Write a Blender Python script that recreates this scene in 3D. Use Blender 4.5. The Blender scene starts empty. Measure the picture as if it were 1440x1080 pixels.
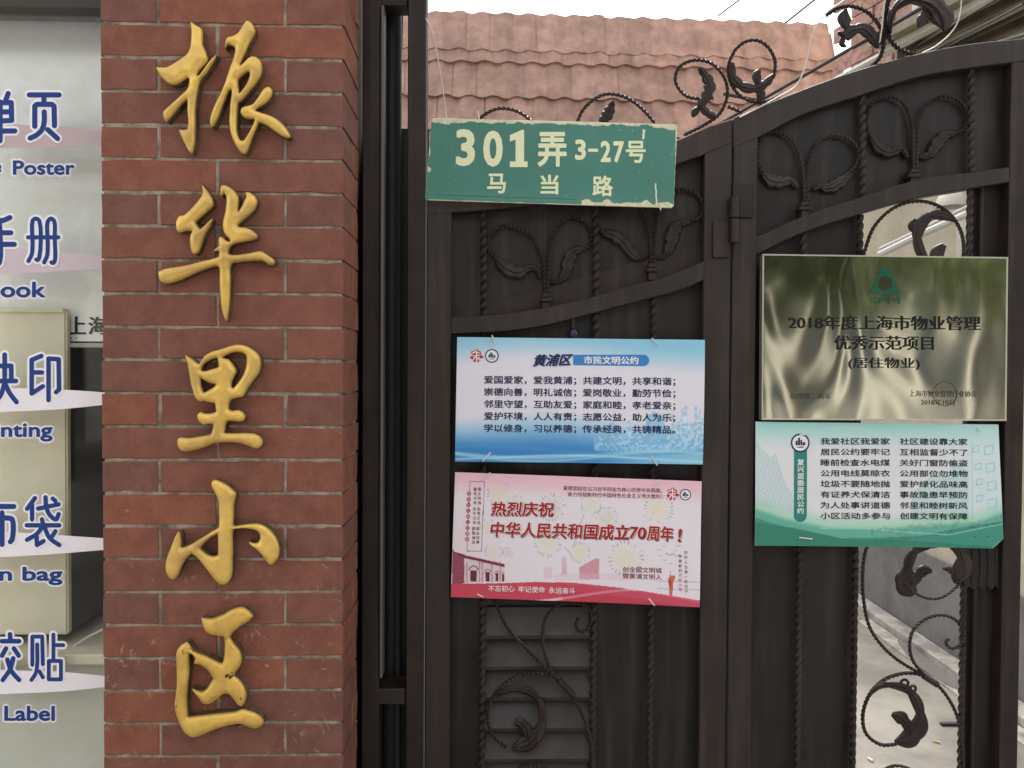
import bpy, bmesh, math, random
import numpy as np
from mathutils import Vector, Matrix, Euler
random.seed(7); rng = np.random.default_rng(7)
SC = bpy.context.scene; C = SC.collection
# ---------------------------------------------------------------- camera
FPX = 1120.0
CAM = Vector((0, 0, 1.5))
RM = Matrix.Rotation(math.radians(-1.6), 4, 'Z') @ Matrix.Rotation(math.radians(90 - 1.15), 4, 'X') @ Matrix.Rotation(math.radians(0.33), 4, 'Z')
cd = bpy.data.cameras.new('camera'); cam = bpy.data.objects.new('camera', cd); C.objects.link(cam)
cd.sensor_width = 36; cd.lens = 36 * FPX / 1440; cd.clip_start = 0.05; cd.clip_end = 500
cam.matrix_world = Matrix.Translation(CAM) @ RM
SC.camera = cam
# ---------------------------------------------------------------- sky, sun, exposure
SUN_EL, SUN_AZ = 58, 12      # azimuth of where the sun stands, degrees clockwise from +Y
w = bpy.data.worlds.new('World'); SC.world = w; w.use_nodes = True
nt = w.node_tree; nt.nodes.clear()
sky = nt.nodes.new('ShaderNodeTexSky'); sky.sky_type = 'NISHITA'; sky.sun_disc = False
sky.sun_elevation = math.radians(SUN_EL); sky.sun_rotation = math.radians(SUN_AZ)
sky.air_density = 1.0; sky.dust_density = 4.0; sky.ozone_density = 1.0
hs = nt.nodes.new('ShaderNodeHueSaturation'); hs.inputs['Saturation'].default_value = 0.12
bg = nt.nodes.new('ShaderNodeBackground'); bg.inputs[1].default_value = 0.15
ow = nt.nodes.new('ShaderNodeOutputWorld')
nt.links.new(sky.outputs[0], hs.inputs['Color']); nt.links.new(hs.outputs[0], bg.inputs[0]); nt.links.new(bg.outputs[0], ow.inputs[0])
sd_ = bpy.data.lights.new('sun', 'SUN'); sd_.energy = 1.3; sd_.angle = math.radians(22); sd_.color = (1, .94, .86)
sun = bpy.data.objects.new('sun', sd_); C.objects.link(sun)
_d = Vector((math.sin(math.radians(SUN_AZ)) * math.cos(math.radians(SUN_EL)), math.cos(math.radians(SUN_AZ)) * math.cos(math.radians(SUN_EL)), math.sin(math.radians(SUN_EL))))
sun.rotation_euler = _d.to_track_quat('Z', 'Y').to_euler()
SC.view_settings.view_transform = 'Standard'; SC.view_settings.look = 'None'
SC.view_settings.gamma = 1; SC.view_settings.use_curve_mapping = False
SC.view_settings.exposure = 1.6
SC.cycles.use_denoising = True
SC.cycles.max_bounces = 6
# ---------------------------------------------------------------- helpers
_I3 = RM.to_3x3()
def P(px, py, Y):
    """point of the vertical plane at depth Y that stands at photograph pixel (px, py)"""
    d = _I3 @ Vector(((px - 720) / FPX, -(py - 540) / FPX, -1))
    return CAM + d * (Y / d.y)
RMN = np.array(_I3)
def PN(a, Y):
    a = np.asarray(a, float)
    d = np.stack([(a[:, 0] - 720) / FPX, -(a[:, 1] - 540) / FPX, -np.ones(len(a))], 1) @ RMN.T
    Yv = Y if np.isscalar(Y) else np.asarray(Y)
    return np.array(CAM) + d * (Yv / d[:, 1])[:, None]
def X(px, Y, py=540): return P(px, py, Y).x
def Z(py, Y, px=720): return P(px, py, Y).z
def lin(c): return tuple(((v / 12.92) if v <= .04045 else ((v + .055) / 1.055) ** 2.4) for v in c)
def tag(o, label=None, cat=None, group=None, kind=None):
    if label: o['label'] = label
    if cat: o['category'] = cat
    if group: o['group'] = group
    if kind: o['kind'] = kind
    return o
ROOT = {}
def thing(name, loc, label, cat, group=None):
    o = bpy.data.objects.new(name, None); C.objects.link(o); o.location = loc; o.empty_display_size = .05
    ROOT[o.name] = Vector(loc); return tag(o, label, cat, group)
def origin(p): return ROOT.get(p.name, Vector((0, 0, 0))) if p else Vector((0, 0, 0))
def mesh_obj(name, verts, faces, mats, parent=None, smooth=False, midx=None, at=None):
    """world-space verts; object sits at the parent's origin (or at `at` when top-level)"""
    o0 = origin(parent) if parent else Vector(at or (0, 0, 0))
    me = bpy.data.meshes.new(name)
    V = np.asarray(verts, float).reshape(-1, 3) - np.array(o0)
    me.from_pydata(V.tolist(), [], faces)
    for m in (mats if isinstance(mats, (list, tuple)) else [mats]): me.materials.append(m)
    if midx is not None: me.polygons.foreach_set('material_index', midx)
    if smooth: me.polygons.foreach_set('use_smooth', [True] * len(me.polygons))
    me.update()
    o = bpy.data.objects.new(name, me); C.objects.link(o)
    if parent: o.parent = parent; ROOT[o.name] = o0
    else: o.location = o0; ROOT[o.name] = o0
    return o
def merge(parts):
    V = []; F = []
    for v, f in parts:
        n = len(V); V += [tuple(p) for p in v]; F += [tuple(i + n for i in q) for q in f]
    return V, F
def box(x0, x1, y0, y1, z0, z1):
    v = [(x, y, z) for x in (x0, x1) for y in (y0, y1) for z in (z0, z1)]
    f = [(0, 1, 3, 2), (4, 6, 7, 5), (0, 4, 5, 1), (2, 3, 7, 6), (0, 2, 6, 4), (1, 5, 7, 3)]
    return v, f
def bevelled(v, f, w, seg=1):
    bm = bmesh.new(); vs = [bm.verts.new(p) for p in v]
    for q in f:
        try: bm.faces.new([vs[i] for i in q])
        except ValueError: pass
    bmesh.ops.recalc_face_normals(bm, faces=bm.faces)
    ed = [e for e in bm.edges if len(e.link_faces) == 2 and e.calc_face_angle(0) > .5]
    bmesh.ops.bevel(bm, geom=ed, offset=w, segments=seg, affect='EDGES', clamp_overlap=True)
    bm.verts.index_update()
    V = [tuple(a.co) for a in bm.verts]; F = [tuple(a.index for a in q.verts) for q in bm.faces]
    bm.free(); return V, F
def prism(poly, Y0, Y1, w=0.0015):
    """closed polygon in photo pixels at depth Y0, extruded straight back to Y1"""
    a = PN(poly, Y0); n = len(a)
    v = [tuple(p) for p in a] + [(p[0], Y1, p[2]) for p in a]
    f = [tuple(range(n)), tuple(range(2 * n - 1, n - 1, -1))] + [(i, n + i, n + (i + 1) % n, (i + 1) % n) for i in range(n)]
    return bevelled(v, f, w) if w else (v, f)
def catmull(pts, per=8, closed=False, corner=None):
    pts = [np.array(p, float) for p in pts]; n = len(pts); out = []
    sharp = [False] * n
    if corner:
        for i in range(n):
            a = pts[i] - pts[i - 1]; b = pts[(i + 1) % n] - pts[i]
            c = np.dot(a[:2], b[:2]) / (np.linalg.norm(a[:2]) * np.linalg.norm(b[:2]) + 1e-9)
            sharp[i] = c < math.cos(math.radians(corner))
    rngk = range(n) if closed else range(n - 1)
    for i in rngk:
        p1 = pts[i]; p2 = pts[(i + 1) % n]
        p0 = pts[i - 1] if (closed or i > 0) else p1 * 2 - p2
        p3 = pts[(i + 2) % n] if (closed or i < n - 2) else p2 * 2 - p1
        if sharp[i]: p0 = p1 * 2 - p2
        if sharp[(i + 1) % n]: p3 = p2 * 2 - p1
        t0 = 0; t1 = t0 + max(np.linalg.norm(p1 - p0), 1e-6) ** .5; t2 = t1 + max(np.linalg.norm(p2 - p1), 1e-6) ** .5; t3 = t2 + max(np.linalg.norm(p3 - p2), 1e-6) ** .5
        for k in range(per):
            t = t1 + (t2 - t1) * k / per
            A1 = (t1 - t) / (t1 - t0) * p0 + (t - t0) / (t1 - t0) * p1; A2 = (t2 - t) / (t2 - t1) * p1 + (t - t1) / (t2 - t1) * p2
            A3 = (t3 - t) / (t3 - t2) * p2 + (t - t2) / (t3 - t2) * p3
            B1 = (t2 - t) / (t2 - t0) * A1 + (t - t0) / (t2 - t0) * A2; B2 = (t3 - t) / (t3 - t1) * A2 + (t - t1) / (t3 - t1) * A3
            out.append((t2 - t) / (t2 - t1) * B1 + (t - t1) / (t2 - t1) * B2)
    if not closed: out.append(pts[-1])
    return np.array(out)
def resample(a, step):
    d = np.r_[0, np.cumsum(np.linalg.norm(np.diff(a, axis=0), axis=1))]
    n = max(2, int(d[-1] / step) + 1); t = np.linspace(0, d[-1], n)
    return np.stack([np.interp(t, d, a[:, i]) for i in range(a.shape[1])], 1)
def tube3(pts, r, sides=6, twist=0, cap=True):
    """tube through world points; r number or list; twist = turns per metre (square twisted bar)"""
    a = np.asarray(pts, float); n = len(a); r = np.broadcast_to(np.asarray(r, float), (n,)) if np.ndim(r) <= 1 else r
    T = np.gradient(a, axis=0); T /= np.linalg.norm(T, axis=1)[:, None] + 1e-12
    up = np.array([0, 1, 0.]) if abs(T[0][1]) < .9 else np.array([1., 0, 0])
    V = []; F = []; L = 0; N = np.cross(T[0], up); N /= np.linalg.norm(N)
    for i in range(n):
        N = N - T[i] * N.dot(T[i]); N /= np.linalg.norm(N) + 1e-12; B = np.cross(T[i], N)
        if i: L += np.linalg.norm(a[i] - a[i - 1])
        for k in range(sides):
            an = 2 * math.pi * (k / sides + L * twist)
            V.append(tuple(a[i] + r[i] * (math.cos(an) * N + math.sin(an) * B)))
        if i:
            for k in range(sides):
                F.append(((i - 1) * sides + k, (i - 1) * sides + (k + 1) % sides, i * sides + (k + 1) % sides, i * sides + k))
    if cap: F.append(tuple(range(sides))[::-1]); F.append(tuple((n - 1) * sides + k for k in range(sides)))
    return V, F
def pxpath(pts, Y, per=8, step=.003):
    a = catmull(pts, per); return resample(PN(a[:, :2], Y), step)
def scroll(pts, Y, r=.0042, twist=24):
    return tube3(pxpath(pts, Y), r, 4, twist)
def leafrib(pts, widths, Y, th=.006, lobes=5, scal=.20, flutes=3):
    """acanthus ribbon: px path, half-widths in px at each control point"""
    a = catmull([(p[0], p[1], w_) for p, w_ in zip(pts, widths)], 10); a = resample(a, 1.2)
    n = len(a); t = np.linspace(0, 1, n); T = np.gradient(a[:, :2], axis=0); T /= np.linalg.norm(T, axis=1)[:, None] + 1e-9
    N = np.stack([-T[:, 1], T[:, 0]], 1); m = 12; V = []; F = []
    sl = np.abs(np.sin(t * math.pi * lobes)) ** .7
    for i in range(n):
        hw = a[i, 2] * (1 - scal + scal * 1.6 * sl[i])
        for j in range(m + 1):
            s = -1 + 2 * j / m
            p = a[i, :2] + N[i] * s * hw
            h = th * (max(0, 1 - s * s) ** .5 * (.7 + .3 * min(1, hw / 6)) + .24 * math.cos(s * math.pi * flutes + sl[i] * 1.2) * (1 - abs(s)))
            q = P(p[0], p[1], Y - h - .001); V.append(tuple(q))
    nb = len(V)
    for i in range(n):
        for j in (0, m):
            s = -1 + 2 * j / m; hw = a[i, 2] * (1 - scal + scal * 1.6 * sl[i]); p = a[i, :2] + N[i] * s * hw
            V.append(tuple(P(p[0], p[1], Y + .003)))
    for i in range(n - 1):
        for j in range(m): k = i * (m + 1) + j; F.append((k, k + 1, k + m + 2, k + m + 1))
        b = nb + 2 * i; F.append((b, b + 2, b + 3, b + 1)); k = i * (m + 1)
        F.append((k, k + m + 1, b + 2, b)); F.append((k + m, b + 1, b + 3, k + 2 * m + 1))
    return V, F
# ---------------------------------------------------------------- materials
MATS = {}
def mat(name, col, rough=.6, metal=0, spec=.5, bump=0, bscale=200, var=0, vscale=6, col2=None, coat=0, objrand=0, bdist=.001):
    m = bpy.data.materials.new(name); m.use_nodes = True; nt = m.node_tree; b = nt.nodes['Principled BSDF']
    b.inputs['Base Color'].default_value = (*col, 1); b.inputs['Roughness'].default_value = rough
    b.inputs['Metallic'].default_value = metal; b.inputs['Specular IOR Level'].default_value = spec
    b.inputs['Coat Weight'].default_value = coat
    tc = nt.nodes.new('ShaderNodeNewGeometry'); cs = None
    if var:
        n = nt.nodes.new('ShaderNodeTexNoise'); n.inputs['Scale'].default_value = vscale; n.inputs['Detail'].default_value = 6; n.inputs['Roughness'].default_value = .65
        nt.links.new(tc.outputs['Position'], n.inputs['Vector'])
        r = nt.nodes.new('ShaderNodeValToRGB'); c2 = col2 or tuple(c * .55 for c in col)
        r.color_ramp.elements[0].color = (*c2, 1); r.color_ramp.elements[1].color = (*col, 1)
        r.color_ramp.elements[0].position = .5 - .28 / max(var, .01) * .5; r.color_ramp.elements[1].position = .5 + .28 / max(var, .01) * .4
        nt.links.new(n.outputs['Fac'], r.inputs[0]); cs = r.outputs[0]
    if objrand:
        oi = nt.nodes.new('ShaderNodeObjectInfo'); mr = nt.nodes.new('ShaderNodeMapRange'); mr.inputs['To Min'].default_value = 1 - objrand; mr.inputs['To Max'].default_value = 1 + objrand
        nt.links.new(oi.outputs['Random'], mr.inputs['Value'])
        h = nt.nodes.new('ShaderNodeHueSaturation'); nt.links.new(mr.outputs[0], h.inputs['Value'])
        if cs: nt.links.new(cs, h.inputs['Color'])
        else: h.inputs['Color'].default_value = (*col, 1)
        cs = h.outputs[0]
    if cs: nt.links.new(cs, b.inputs['Base Color'])
    if bump:
        n = nt.nodes.new('ShaderNodeTexNoise'); n.inputs['Scale'].default_value = bscale; n.inputs['Detail'].default_value = 5
        nt.links.new(tc.outputs['Position'], n.inputs['Vector'])
        bp = nt.nodes.new('ShaderNodeBump'); bp.inputs['Strength'].default_value = bump; bp.inputs['Distance'].default_value = bdist
        nt.links.new(n.outputs['Fac'], bp.inputs['Height']); nt.links.new(bp.outputs[0], b.inputs['Normal'])
    MATS[name] = m; return m
def brick_mat():
    m = mat('brick_face', (.25, .098, .068), .72, spec=.3, bump=.9, bscale=300, var=1.2, vscale=22, col2=(.20, .074, .052), bdist=.0006)
    nt = m.node_tree; N = nt.nodes; L = nt.links; b = N['Principled BSDF']
    base = b.inputs['Base Color'].links[0].from_socket
    oi = N.new('ShaderNodeObjectInfo'); rp = N.new('ShaderNodeValToRGB'); rp.color_ramp.elements[0].color = (.78, .86, .95, 1); rp.color_ramp.elements[1].color = (1.12, 1.0, .86, 1)
    L.new(oi.outputs['Random'], rp.inputs[0])
    mx = N.new('ShaderNodeMix'); mx.data_type = 'RGBA'; mx.blend_type = 'MULTIPLY'; mx.inputs[0].default_value = 1
    L.new(base, mx.inputs[6]); L.new(rp.outputs[0], mx.inputs[7])
    g = N.new('ShaderNodeNewGeometry')
    # fine dark and light specks
    v = N.new('ShaderNodeTexNoise'); v.inputs['Scale'].default_value = 600; v.inputs['Detail'].default_value = 2; L.new(g.outputs['Position'], v.inputs['Vector'])
    r2 = N.new('ShaderNodeMapRange'); r2.inputs['From Min'].default_value = .3; r2.inputs['From Max'].default_value = .7; r2.inputs['To Min'].default_value = .82; r2.inputs['To Max'].default_value = 1.16
    L.new(v.outputs['Fac'], r2.inputs['Value'])
    m2 = N.new('ShaderNodeVectorMath'); m2.operation = 'SCALE'; L.new(mx.outputs[2], m2.inputs[0]); L.new(r2.outputs[0], m2.inputs['Scale'])
    # chalky scuffs low on the left
    s1 = N.new('ShaderNodeTexNoise'); s1.inputs['Scale'].default_value = 26; s1.inputs['Detail'].default_value = 9; s1.inputs['Roughness'].default_value = .72; s1.inputs['Distortion'].default_value = 1.4
    L.new(g.outputs['Position'], s1.inputs['Vector'])
    sx = N.new('ShaderNodeSeparateXYZ'); L.new(g.outputs['Position'], sx.inputs[0])
    mz = N.new('ShaderNodeMapRange'); mz.inputs['From Min'].default_value = 1.6; mz.inputs['From Max'].default_value = 1.0; mz.inputs['To Min'].default_value = 0; mz.inputs['To Max'].default_value = .075
    L.new(sx.outputs['Z'], mz.inputs['Value'])
    ad = N.new('ShaderNodeMath'); ad.operation = 'ADD'; L.new(s1.outputs['Fac'], ad.inputs[0]); L.new(mz.outputs[0], ad.inputs[1])
    th = N.new('ShaderNodeMapRange'); th.inputs['From Min'].default_value = .665; th.inputs['From Max'].default_value = .74; th.inputs['To Max'].default_value = .55; L.new(ad.outputs[0], th.inputs['Value'])
    m3 = N.new('ShaderNodeMix'); m3.data_type = 'RGBA'; L.new(th.outputs[0], m3.inputs[0]); L.new(m2.outputs[0], m3.inputs[6]); m3.inputs[7].default_value = (.45, .33, .25, 1)
    L.new(m3.outputs[2], b.inputs['Base Color']); return m
M_BRICK = brick_mat()
M_MORTAR = mat('mortar', (.36, .30, .235), .95, spec=.1, bump=.8, bscale=300, var=1, vscale=25, col2=(.13, .11, .085))
M_CORE = mat('rough_concrete', (.06, .05, .04), .95, spec=.1, bump=1, bscale=60, var=1, vscale=12)
M_GOLD = mat('gold_paint', (.84, .54, .12), .22, metal=.3, spec=.5, bump=.25, bscale=120, var=.8, vscale=18, col2=(.54, .34, .10))
def gold_worn():
    m = mat('worn_gold_paint', (.78, .49, .11), .28, metal=.3, bump=.25, bscale=120, var=.8, vscale=18, col2=(.55, .33, .07)); nt = m.node_tree; N = nt.nodes; L = nt.links; b = N['Principled BSDF']
    base = b.inputs['Base Color'].links[0].from_socket
    g = N.new('ShaderNodeNewGeometry'); n = N.new('ShaderNodeTexNoise'); n.inputs['Scale'].default_value = 34; n.inputs['Detail'].default_value = 7; n.inputs['Roughness'].default_value = .7; L.new(g.outputs['Position'], n.inputs['Vector'])
    r = N.new('ShaderNodeMapRange'); r.inputs['From Min'].default_value = .625; r.inputs['From Max'].default_value = .637; L.new(n.outputs['Fac'], r.inputs['Value'])
    x = N.new('ShaderNodeMix'); x.data_type = 'RGBA'; L.new(r.outputs[0], x.inputs[0]); L.new(base, x.inputs[6]); x.inputs[7].default_value = (.07, .035, .012, 1)
    L.new(x.outputs[2], b.inputs['Base Color']); return m
M_GOLDW = gold_worn()
M_GSIDE = mat('letter_side', (.15, .105, .06), .8, spec=.3, bump=1, bscale=90, var=1, vscale=70, col2=(.05, .035, .02), bdist=.003)
M_GATE = mat('gate_paint', (.030, .0185, .016), .45, spec=.3, bump=.35, bscale=160, var=1, vscale=9, col2=(.018, .0115, .010), bdist=.0008)
M_GATE_OLIVE = mat('gate_paint_rail', (.034, .023, .019), .42, spec=.35, bump=.35, bscale=160, var=1, vscale=7, col2=(.022, .0155, .013), bdist=.0008)
M_SHEET = mat('gate_sheet_paint', (.021, .0145, .013), .42, spec=.32, bump=.5, bscale=14, var=1, vscale=5, col2=(.011, .010, .010), bdist=.004)
M_LOUV = mat('louvre_paint', (.045, .035, .032), .5, spec=.4, var=1, vscale=12, col2=(.035, .028, .026))
def weather(m):
    nt = m.node_tree; N = nt.nodes; L = nt.links; b = N['Principled BSDF']; base = b.inputs['Base Color'].links[0].from_socket
    g = N.new('ShaderNodeNewGeometry'); mp = N.new('ShaderNodeMapping'); mp.inputs['Scale'].default_value = (38, 38, 2.2); L.new(g.outputs['Position'], mp.inputs['Vector'])
    n = N.new('ShaderNodeTexNoise'); n.inputs['Scale'].default_value = 1; n.inputs['Detail'].default_value = 5; L.new(mp.outputs[0], n.inputs['Vector'])
    k = N.new('ShaderNodeMapRange'); k.inputs['From Min'].default_value = .5; k.inputs['From Max'].default_value = .75; k.inputs['To Max'].default_value = .45; L.new(n.outputs['Fac'], k.inputs['Value'])
    x = N.new('ShaderNodeMix'); x.data_type = 'RGBA'; L.new(k.outputs[0], x.inputs[0]); L.new(base, x.inputs[6]); x.inputs[7].default_value = (.075, .055, .045, 1)
    c = N.new('ShaderNodeTexNoise'); c.inputs['Scale'].default_value = 75; c.inputs['Detail'].default_value = 6; c.inputs['Roughness'].default_value = .75; L.new(g.outputs['Position'], c.inputs['Vector'])
    k2 = N.new('ShaderNodeMapRange'); k2.inputs['From Min'].default_value = .735; k2.inputs['From Max'].default_value = .75; k2.inputs['To Max'].default_value = .7; L.new(c.outputs['Fac'], k2.inputs['Value'])
    y = N.new('ShaderNodeMix'); y.data_type = 'RGBA'; L.new(k2.outputs[0], y.inputs[0]); L.new(x.outputs[2], y.inputs[6]); y.inputs[7].default_value = (.22, .16, .12, 1)
    L.new(y.outputs[2], b.inputs['Base Color'])
    rn = N.new('ShaderNodeTexNoise'); rn.inputs['Scale'].default_value = 7; rn.inputs['Detail'].default_value = 4; L.new(g.outputs['Position'], rn.inputs['Vector'])
    k3 = N.new('ShaderNodeMapRange'); k3.inputs['From Min'].default_value = .3; k3.inputs['From Max'].default_value = .7; k3.inputs['To Min'].default_value = .3; k3.inputs['To Max'].default_value = .62; L.new(rn.outputs['Fac'], k3.inputs['Value']); L.new(k3.outputs[0], b.inputs['Roughness'])
for m_ in (M_GATE, M_GATE_OLIVE, M_SHEET, M_LOUV): weather(m_)
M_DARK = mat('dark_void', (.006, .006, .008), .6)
M_TILE = mat('clay_tile', (.47, .29, .235), .75, spec=.3, bump=.5, bscale=60, var=1, vscale=7, col2=(.31, .19, .155), objrand=.12)
M_CREAM = mat('cream_wall', (.62, .56, .44), .85, spec=.2, bump=.4, bscale=40, var=1, vscale=3, col2=(.5, .44, .34))
M_WHITEW = mat('white_wall', (.66, .63, .56), .85, spec=.2, bump=.4, bscale=40, var=.8, vscale=3, col2=(.52, .49, .43))
M_GREYW = mat('grey_render', (.25, .24, .235), .9, spec=.2, bump=.6, bscale=30, var=1, vscale=4, col2=(.17, .165, .155))
M_CONC = mat('alley_concrete', (.30, .28, .245), .85, spec=.3, bump=.6, bscale=50, var=1.2, vscale=2.2, col2=(.19, .175, .155))
M_KERB = mat('kerb_concrete', (.5, .47, .42), .85, spec=.2, bump=.6, bscale=50, var=1.3, vscale=5, col2=(.25, .23, .21))
M_PINKB = mat('pink_brick', (.52, .31, .26), .85, spec=.2, var=1, vscale=20, objrand=.15)
M_STEEL = mat('steel', (.5, .5, .5), .35, metal=1)
M_WIRE = mat('wire', (.55, .53, .5), .5)
M_BWIRE = mat('dark_wire', (.03, .03, .03), .6)
M_TIE = mat('zip_tie', (.7, .7, .66), .4)
M_GLASS_D = mat('dark_window', (.03, .04, .045), .08, spec=.8)
M_BARK = mat('bark', (.12, .09, .06), .9, bump=.8, bscale=30, var=1, vscale=8)
M_LEAF = mat('leaf', (.09, .13, .045), .5, spec=.4, objrand=.2)
M_LEAF2 = mat('leaf_pale', (.17, .21, .08), .5, spec=.4, objrand=.2)
def flat(name, srgb, rough=.6, spec=.3, alpha=None):
    m = mat(name, lin(srgb), rough, spec=spec)
    if alpha is not None: m.node_tree.nodes['Principled BSDF'].inputs['Alpha'].default_value = alpha
    return m
I_NAVY = flat('ink_navy', (.13, .13, .30)); I_BLACK = flat('ink_black', (.10, .12, .13)); I_RED = flat('ink_red', (.68, .12, .12)); I_DRED = flat('ink_dark_red', (.52, .10, .18))
I_WHITE = flat('ink_white', (.93, .92, .93)); I_BLUE = flat('ink_blue', (.17, .42, .68)); I_CREAM = flat('ink_cream', (.90, .91, .75)); I_GREEN = flat('ink_green', (.12, .36, .27))
I_ETCH = flat('etched_black', (.09, .09, .08), .5); I_ETCHG = flat('etched_green', (.06, .34, .25), .4); I_ETCHR = flat('etched_red', (.55, .25, .2), .5); I_BRONZE = flat('etched_brown', (.27, .24, .18), .5)
I_STB = flat('sticker_blue', (.13, .25, .52)); I_STW = flat('sticker_white', (.98, .96, .98), .5); I_SHAD = flat('letter_shadow_print', (.35, .3, .33))
I_TEAL = flat('ink_teal', (.20, .52, .47))
def attr_mat(name, rough=.35):
    m = bpy.data.materials.new(name); m.use_nodes = True; b = m.node_tree.nodes['Principled BSDF']; a = m.node_tree.nodes.new('ShaderNodeAttribute'); a.attribute_name = 'print'
    m.node_tree.links.new(a.outputs['Color'], b.inputs['Base Color']); b.inputs['Roughness'].default_value = rough; b.inputs['Specular IOR Level'].default_value = .4
    tc = m.node_tree.nodes.new('ShaderNodeNewGeometry'); n = m.node_tree.nodes.new('ShaderNodeTexNoise'); n.inputs['Scale'].default_value = 9; bp = m.node_tree.nodes.new('ShaderNodeBump'); bp.inputs['Strength'].default_value = .35; bp.inputs['Distance'].default_value = .006
    m.node_tree.links.new(tc.outputs['Position'], n.inputs['Vector']); m.node_tree.links.new(n.outputs['Fac'], bp.inputs['Height']); m.node_tree.links.new(bp.outputs[0], b.inputs['Normal']); return m
M_PRINT = attr_mat('printed_board')
def plaque_mat():
    m = bpy.data.materials.new('mirror_steel'); m.use_nodes = True; N = m.node_tree.nodes; L = m.node_tree.links; b = N['Principled BSDF']
    b.inputs['Metallic'].default_value = 1; b.inputs['Roughness'].default_value = .085; b.inputs['Base Color'].default_value = (.47, .465, .39, 1)
    g = N.new('ShaderNodeNewGeometry'); mp = N.new('ShaderNodeMapping'); mp.inputs['Scale'].default_value = (1.2, 1, .6); L.new(g.outputs['Position'], mp.inputs['Vector'])
    n = N.new('ShaderNodeTexNoise'); n.inputs['Scale'].default_value = 3.6; n.inputs['Detail'].default_value = 1.0; n.inputs['Distortion'].default_value = 1.0
    L.new(mp.outputs[0], n.inputs['Vector']); bp = N.new('ShaderNodeBump'); bp.inputs['Strength'].default_value = 1; bp.inputs['Distance'].default_value = .0075
    L.new(n.outputs['Fac'], bp.inputs['Height']); L.new(bp.outputs[0], b.inputs['Normal']); return m
M_PLAQUE = plaque_mat()
M_SILVER = mat('brushed_silver', (.90, .88, .87), .3, metal=.2, bump=.6, bscale=3, bdist=.02)
M_BEIGE = mat('beige_plastic', (.80, .71, .56), .5, spec=.4, var=.8, vscale=6, col2=(.70, .65, .50))
M_GREYP = mat('grey_plastic', (.10, .10, .09), .5)
def glass_mat():
    m = bpy.data.materials.new('shop_glass'); m.use_nodes = True; N = m.node_tree.nodes; L = m.node_tree.links; N.clear()
    o = N.new('ShaderNodeOutputMaterial'); t = N.new('ShaderNodeBsdfTransparent'); g = N.new('ShaderNodeBsdfGlossy'); g.inputs['Roughness'].default_value = .03
    lw = N.new('ShaderNodeLayerWeight'); pw = N.new('ShaderNodeMath'); pw.operation = 'POWER'; pw.inputs[1].default_value = 5; L.new(lw.outputs['Facing'], pw.inputs[0]); f = N.new('ShaderNodeMapRange'); f.inputs['To Min'].default_value = .02; f.inputs['To Max'].default_value = .6; L.new(pw.outputs[0], f.inputs['Value']); x = N.new('ShaderNodeMixShader'); t.inputs[0].default_value = (.98, .99, .98, 1)
    L.new(f.outputs[0], x.inputs[0]); L.new(t.outputs[0], x.inputs[1]); L.new(g.outputs[0], x.inputs[2]); L.new(x.outputs[0], o.inputs[0]); return m
M_GLASS = glass_mat()
# ---------------------------------------------------------------- text and strokes (flat print)
def text_mesh(body, off=0, shear=0, thickv=0, spacing=1):
    c = bpy.data.curves.new('t', 'FONT'); c.body = body; c.shear = shear; c.space_character = spacing; c.resolution_u = 3; c.align_x = 'LEFT'
    o = bpy.data.objects.new('t', c); C.objects.link(o)
    dg = bpy.context.evaluated_depsgraph_get(); me = bpy.data.meshes.new_from_object(o.evaluated_get(dg))
    V = np.array([tuple(v.co) for v in me.vertices]); F = [tuple(p.vertices) for p in me.polygons]
    bpy.data.objects.remove(o); bpy.data.curves.remove(c); bpy.data.meshes.remove(me)
    if off:  # fatten by stacking shifted copies, each a hair in front of the last
        n = len(V); k = 8 if off > .015 else 4; VV = [V]; FF = list(F)
        for q in range(k):
            W = V.copy(); a = 2 * math.pi * (q + .5) / k; W[:, 0] += off * math.cos(a); W[:, 1] += off * math.sin(a); W[:, 2] = (q + 1) * .0015; VV.append(W); FF += [tuple(i + (q + 1) * n for i in f) for f in F]
        V = np.concatenate(VV); F = FF
    if thickv:  # fatten upright strokes only, as in a serif face
        n = len(V); k = 3; VV = []; FF = []
        for q in range(k):
            W = V.copy(); W[:, 0] += thickv * (q / (k - 1) - .5); W[:, 2] += q * .013; VV.append(W); FF += [tuple(i + q * n for i in f) for f in F]
        V = np.concatenate(VV); F = FF
    return V, F
def lettering(body, x0, y0, x1, y1, h, Y, m, parent, off=0, shear=0, thickv=0, fit=None, name='lettering', dz=0, dx=0, dy=0, top_h=None):
    """text whose ink spans px x0..x1 with its ink bottom on the line (x0,y0)-(x1,y1); h = ink height in px"""
    V, F = text_mesh(body, off, shear, thickv)
    mn = V.min(0); mxx = V.max(0); u = (V[:, 0] - mn[0]) / (mxx[0] - mn[0]); v = (V[:, 1] - mn[1]) / (mxx[1] - mn[1])
    a = np.stack([x0 + u * (x1 - x0) + dx, y0 + u * (y1 - y0) - v * h + dy], 1)
    return mesh_obj(name, PN(a, Y - dz - V[:, 2] * .02), F, m, parent)
def vtext(body, x, y0, y1, wpx, Y, m, parent, off=0, name='lettering'):
    n = len(body); p = (y1 - y0) / n; parts = []
    for i, ch in enumerate(body):
        V, F = text_mesh(ch, off); u = V[:, 0] - .5; v = V[:, 1] - .38
        parts.append((PN(np.stack([x + u * wpx, y0 + p * (i + .5) - v * min(p * .95, wpx)], 1), Y - V[:, 2] * .02), F))
    V, F = merge(parts); return mesh_obj(name, V, F, m, parent)
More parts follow.
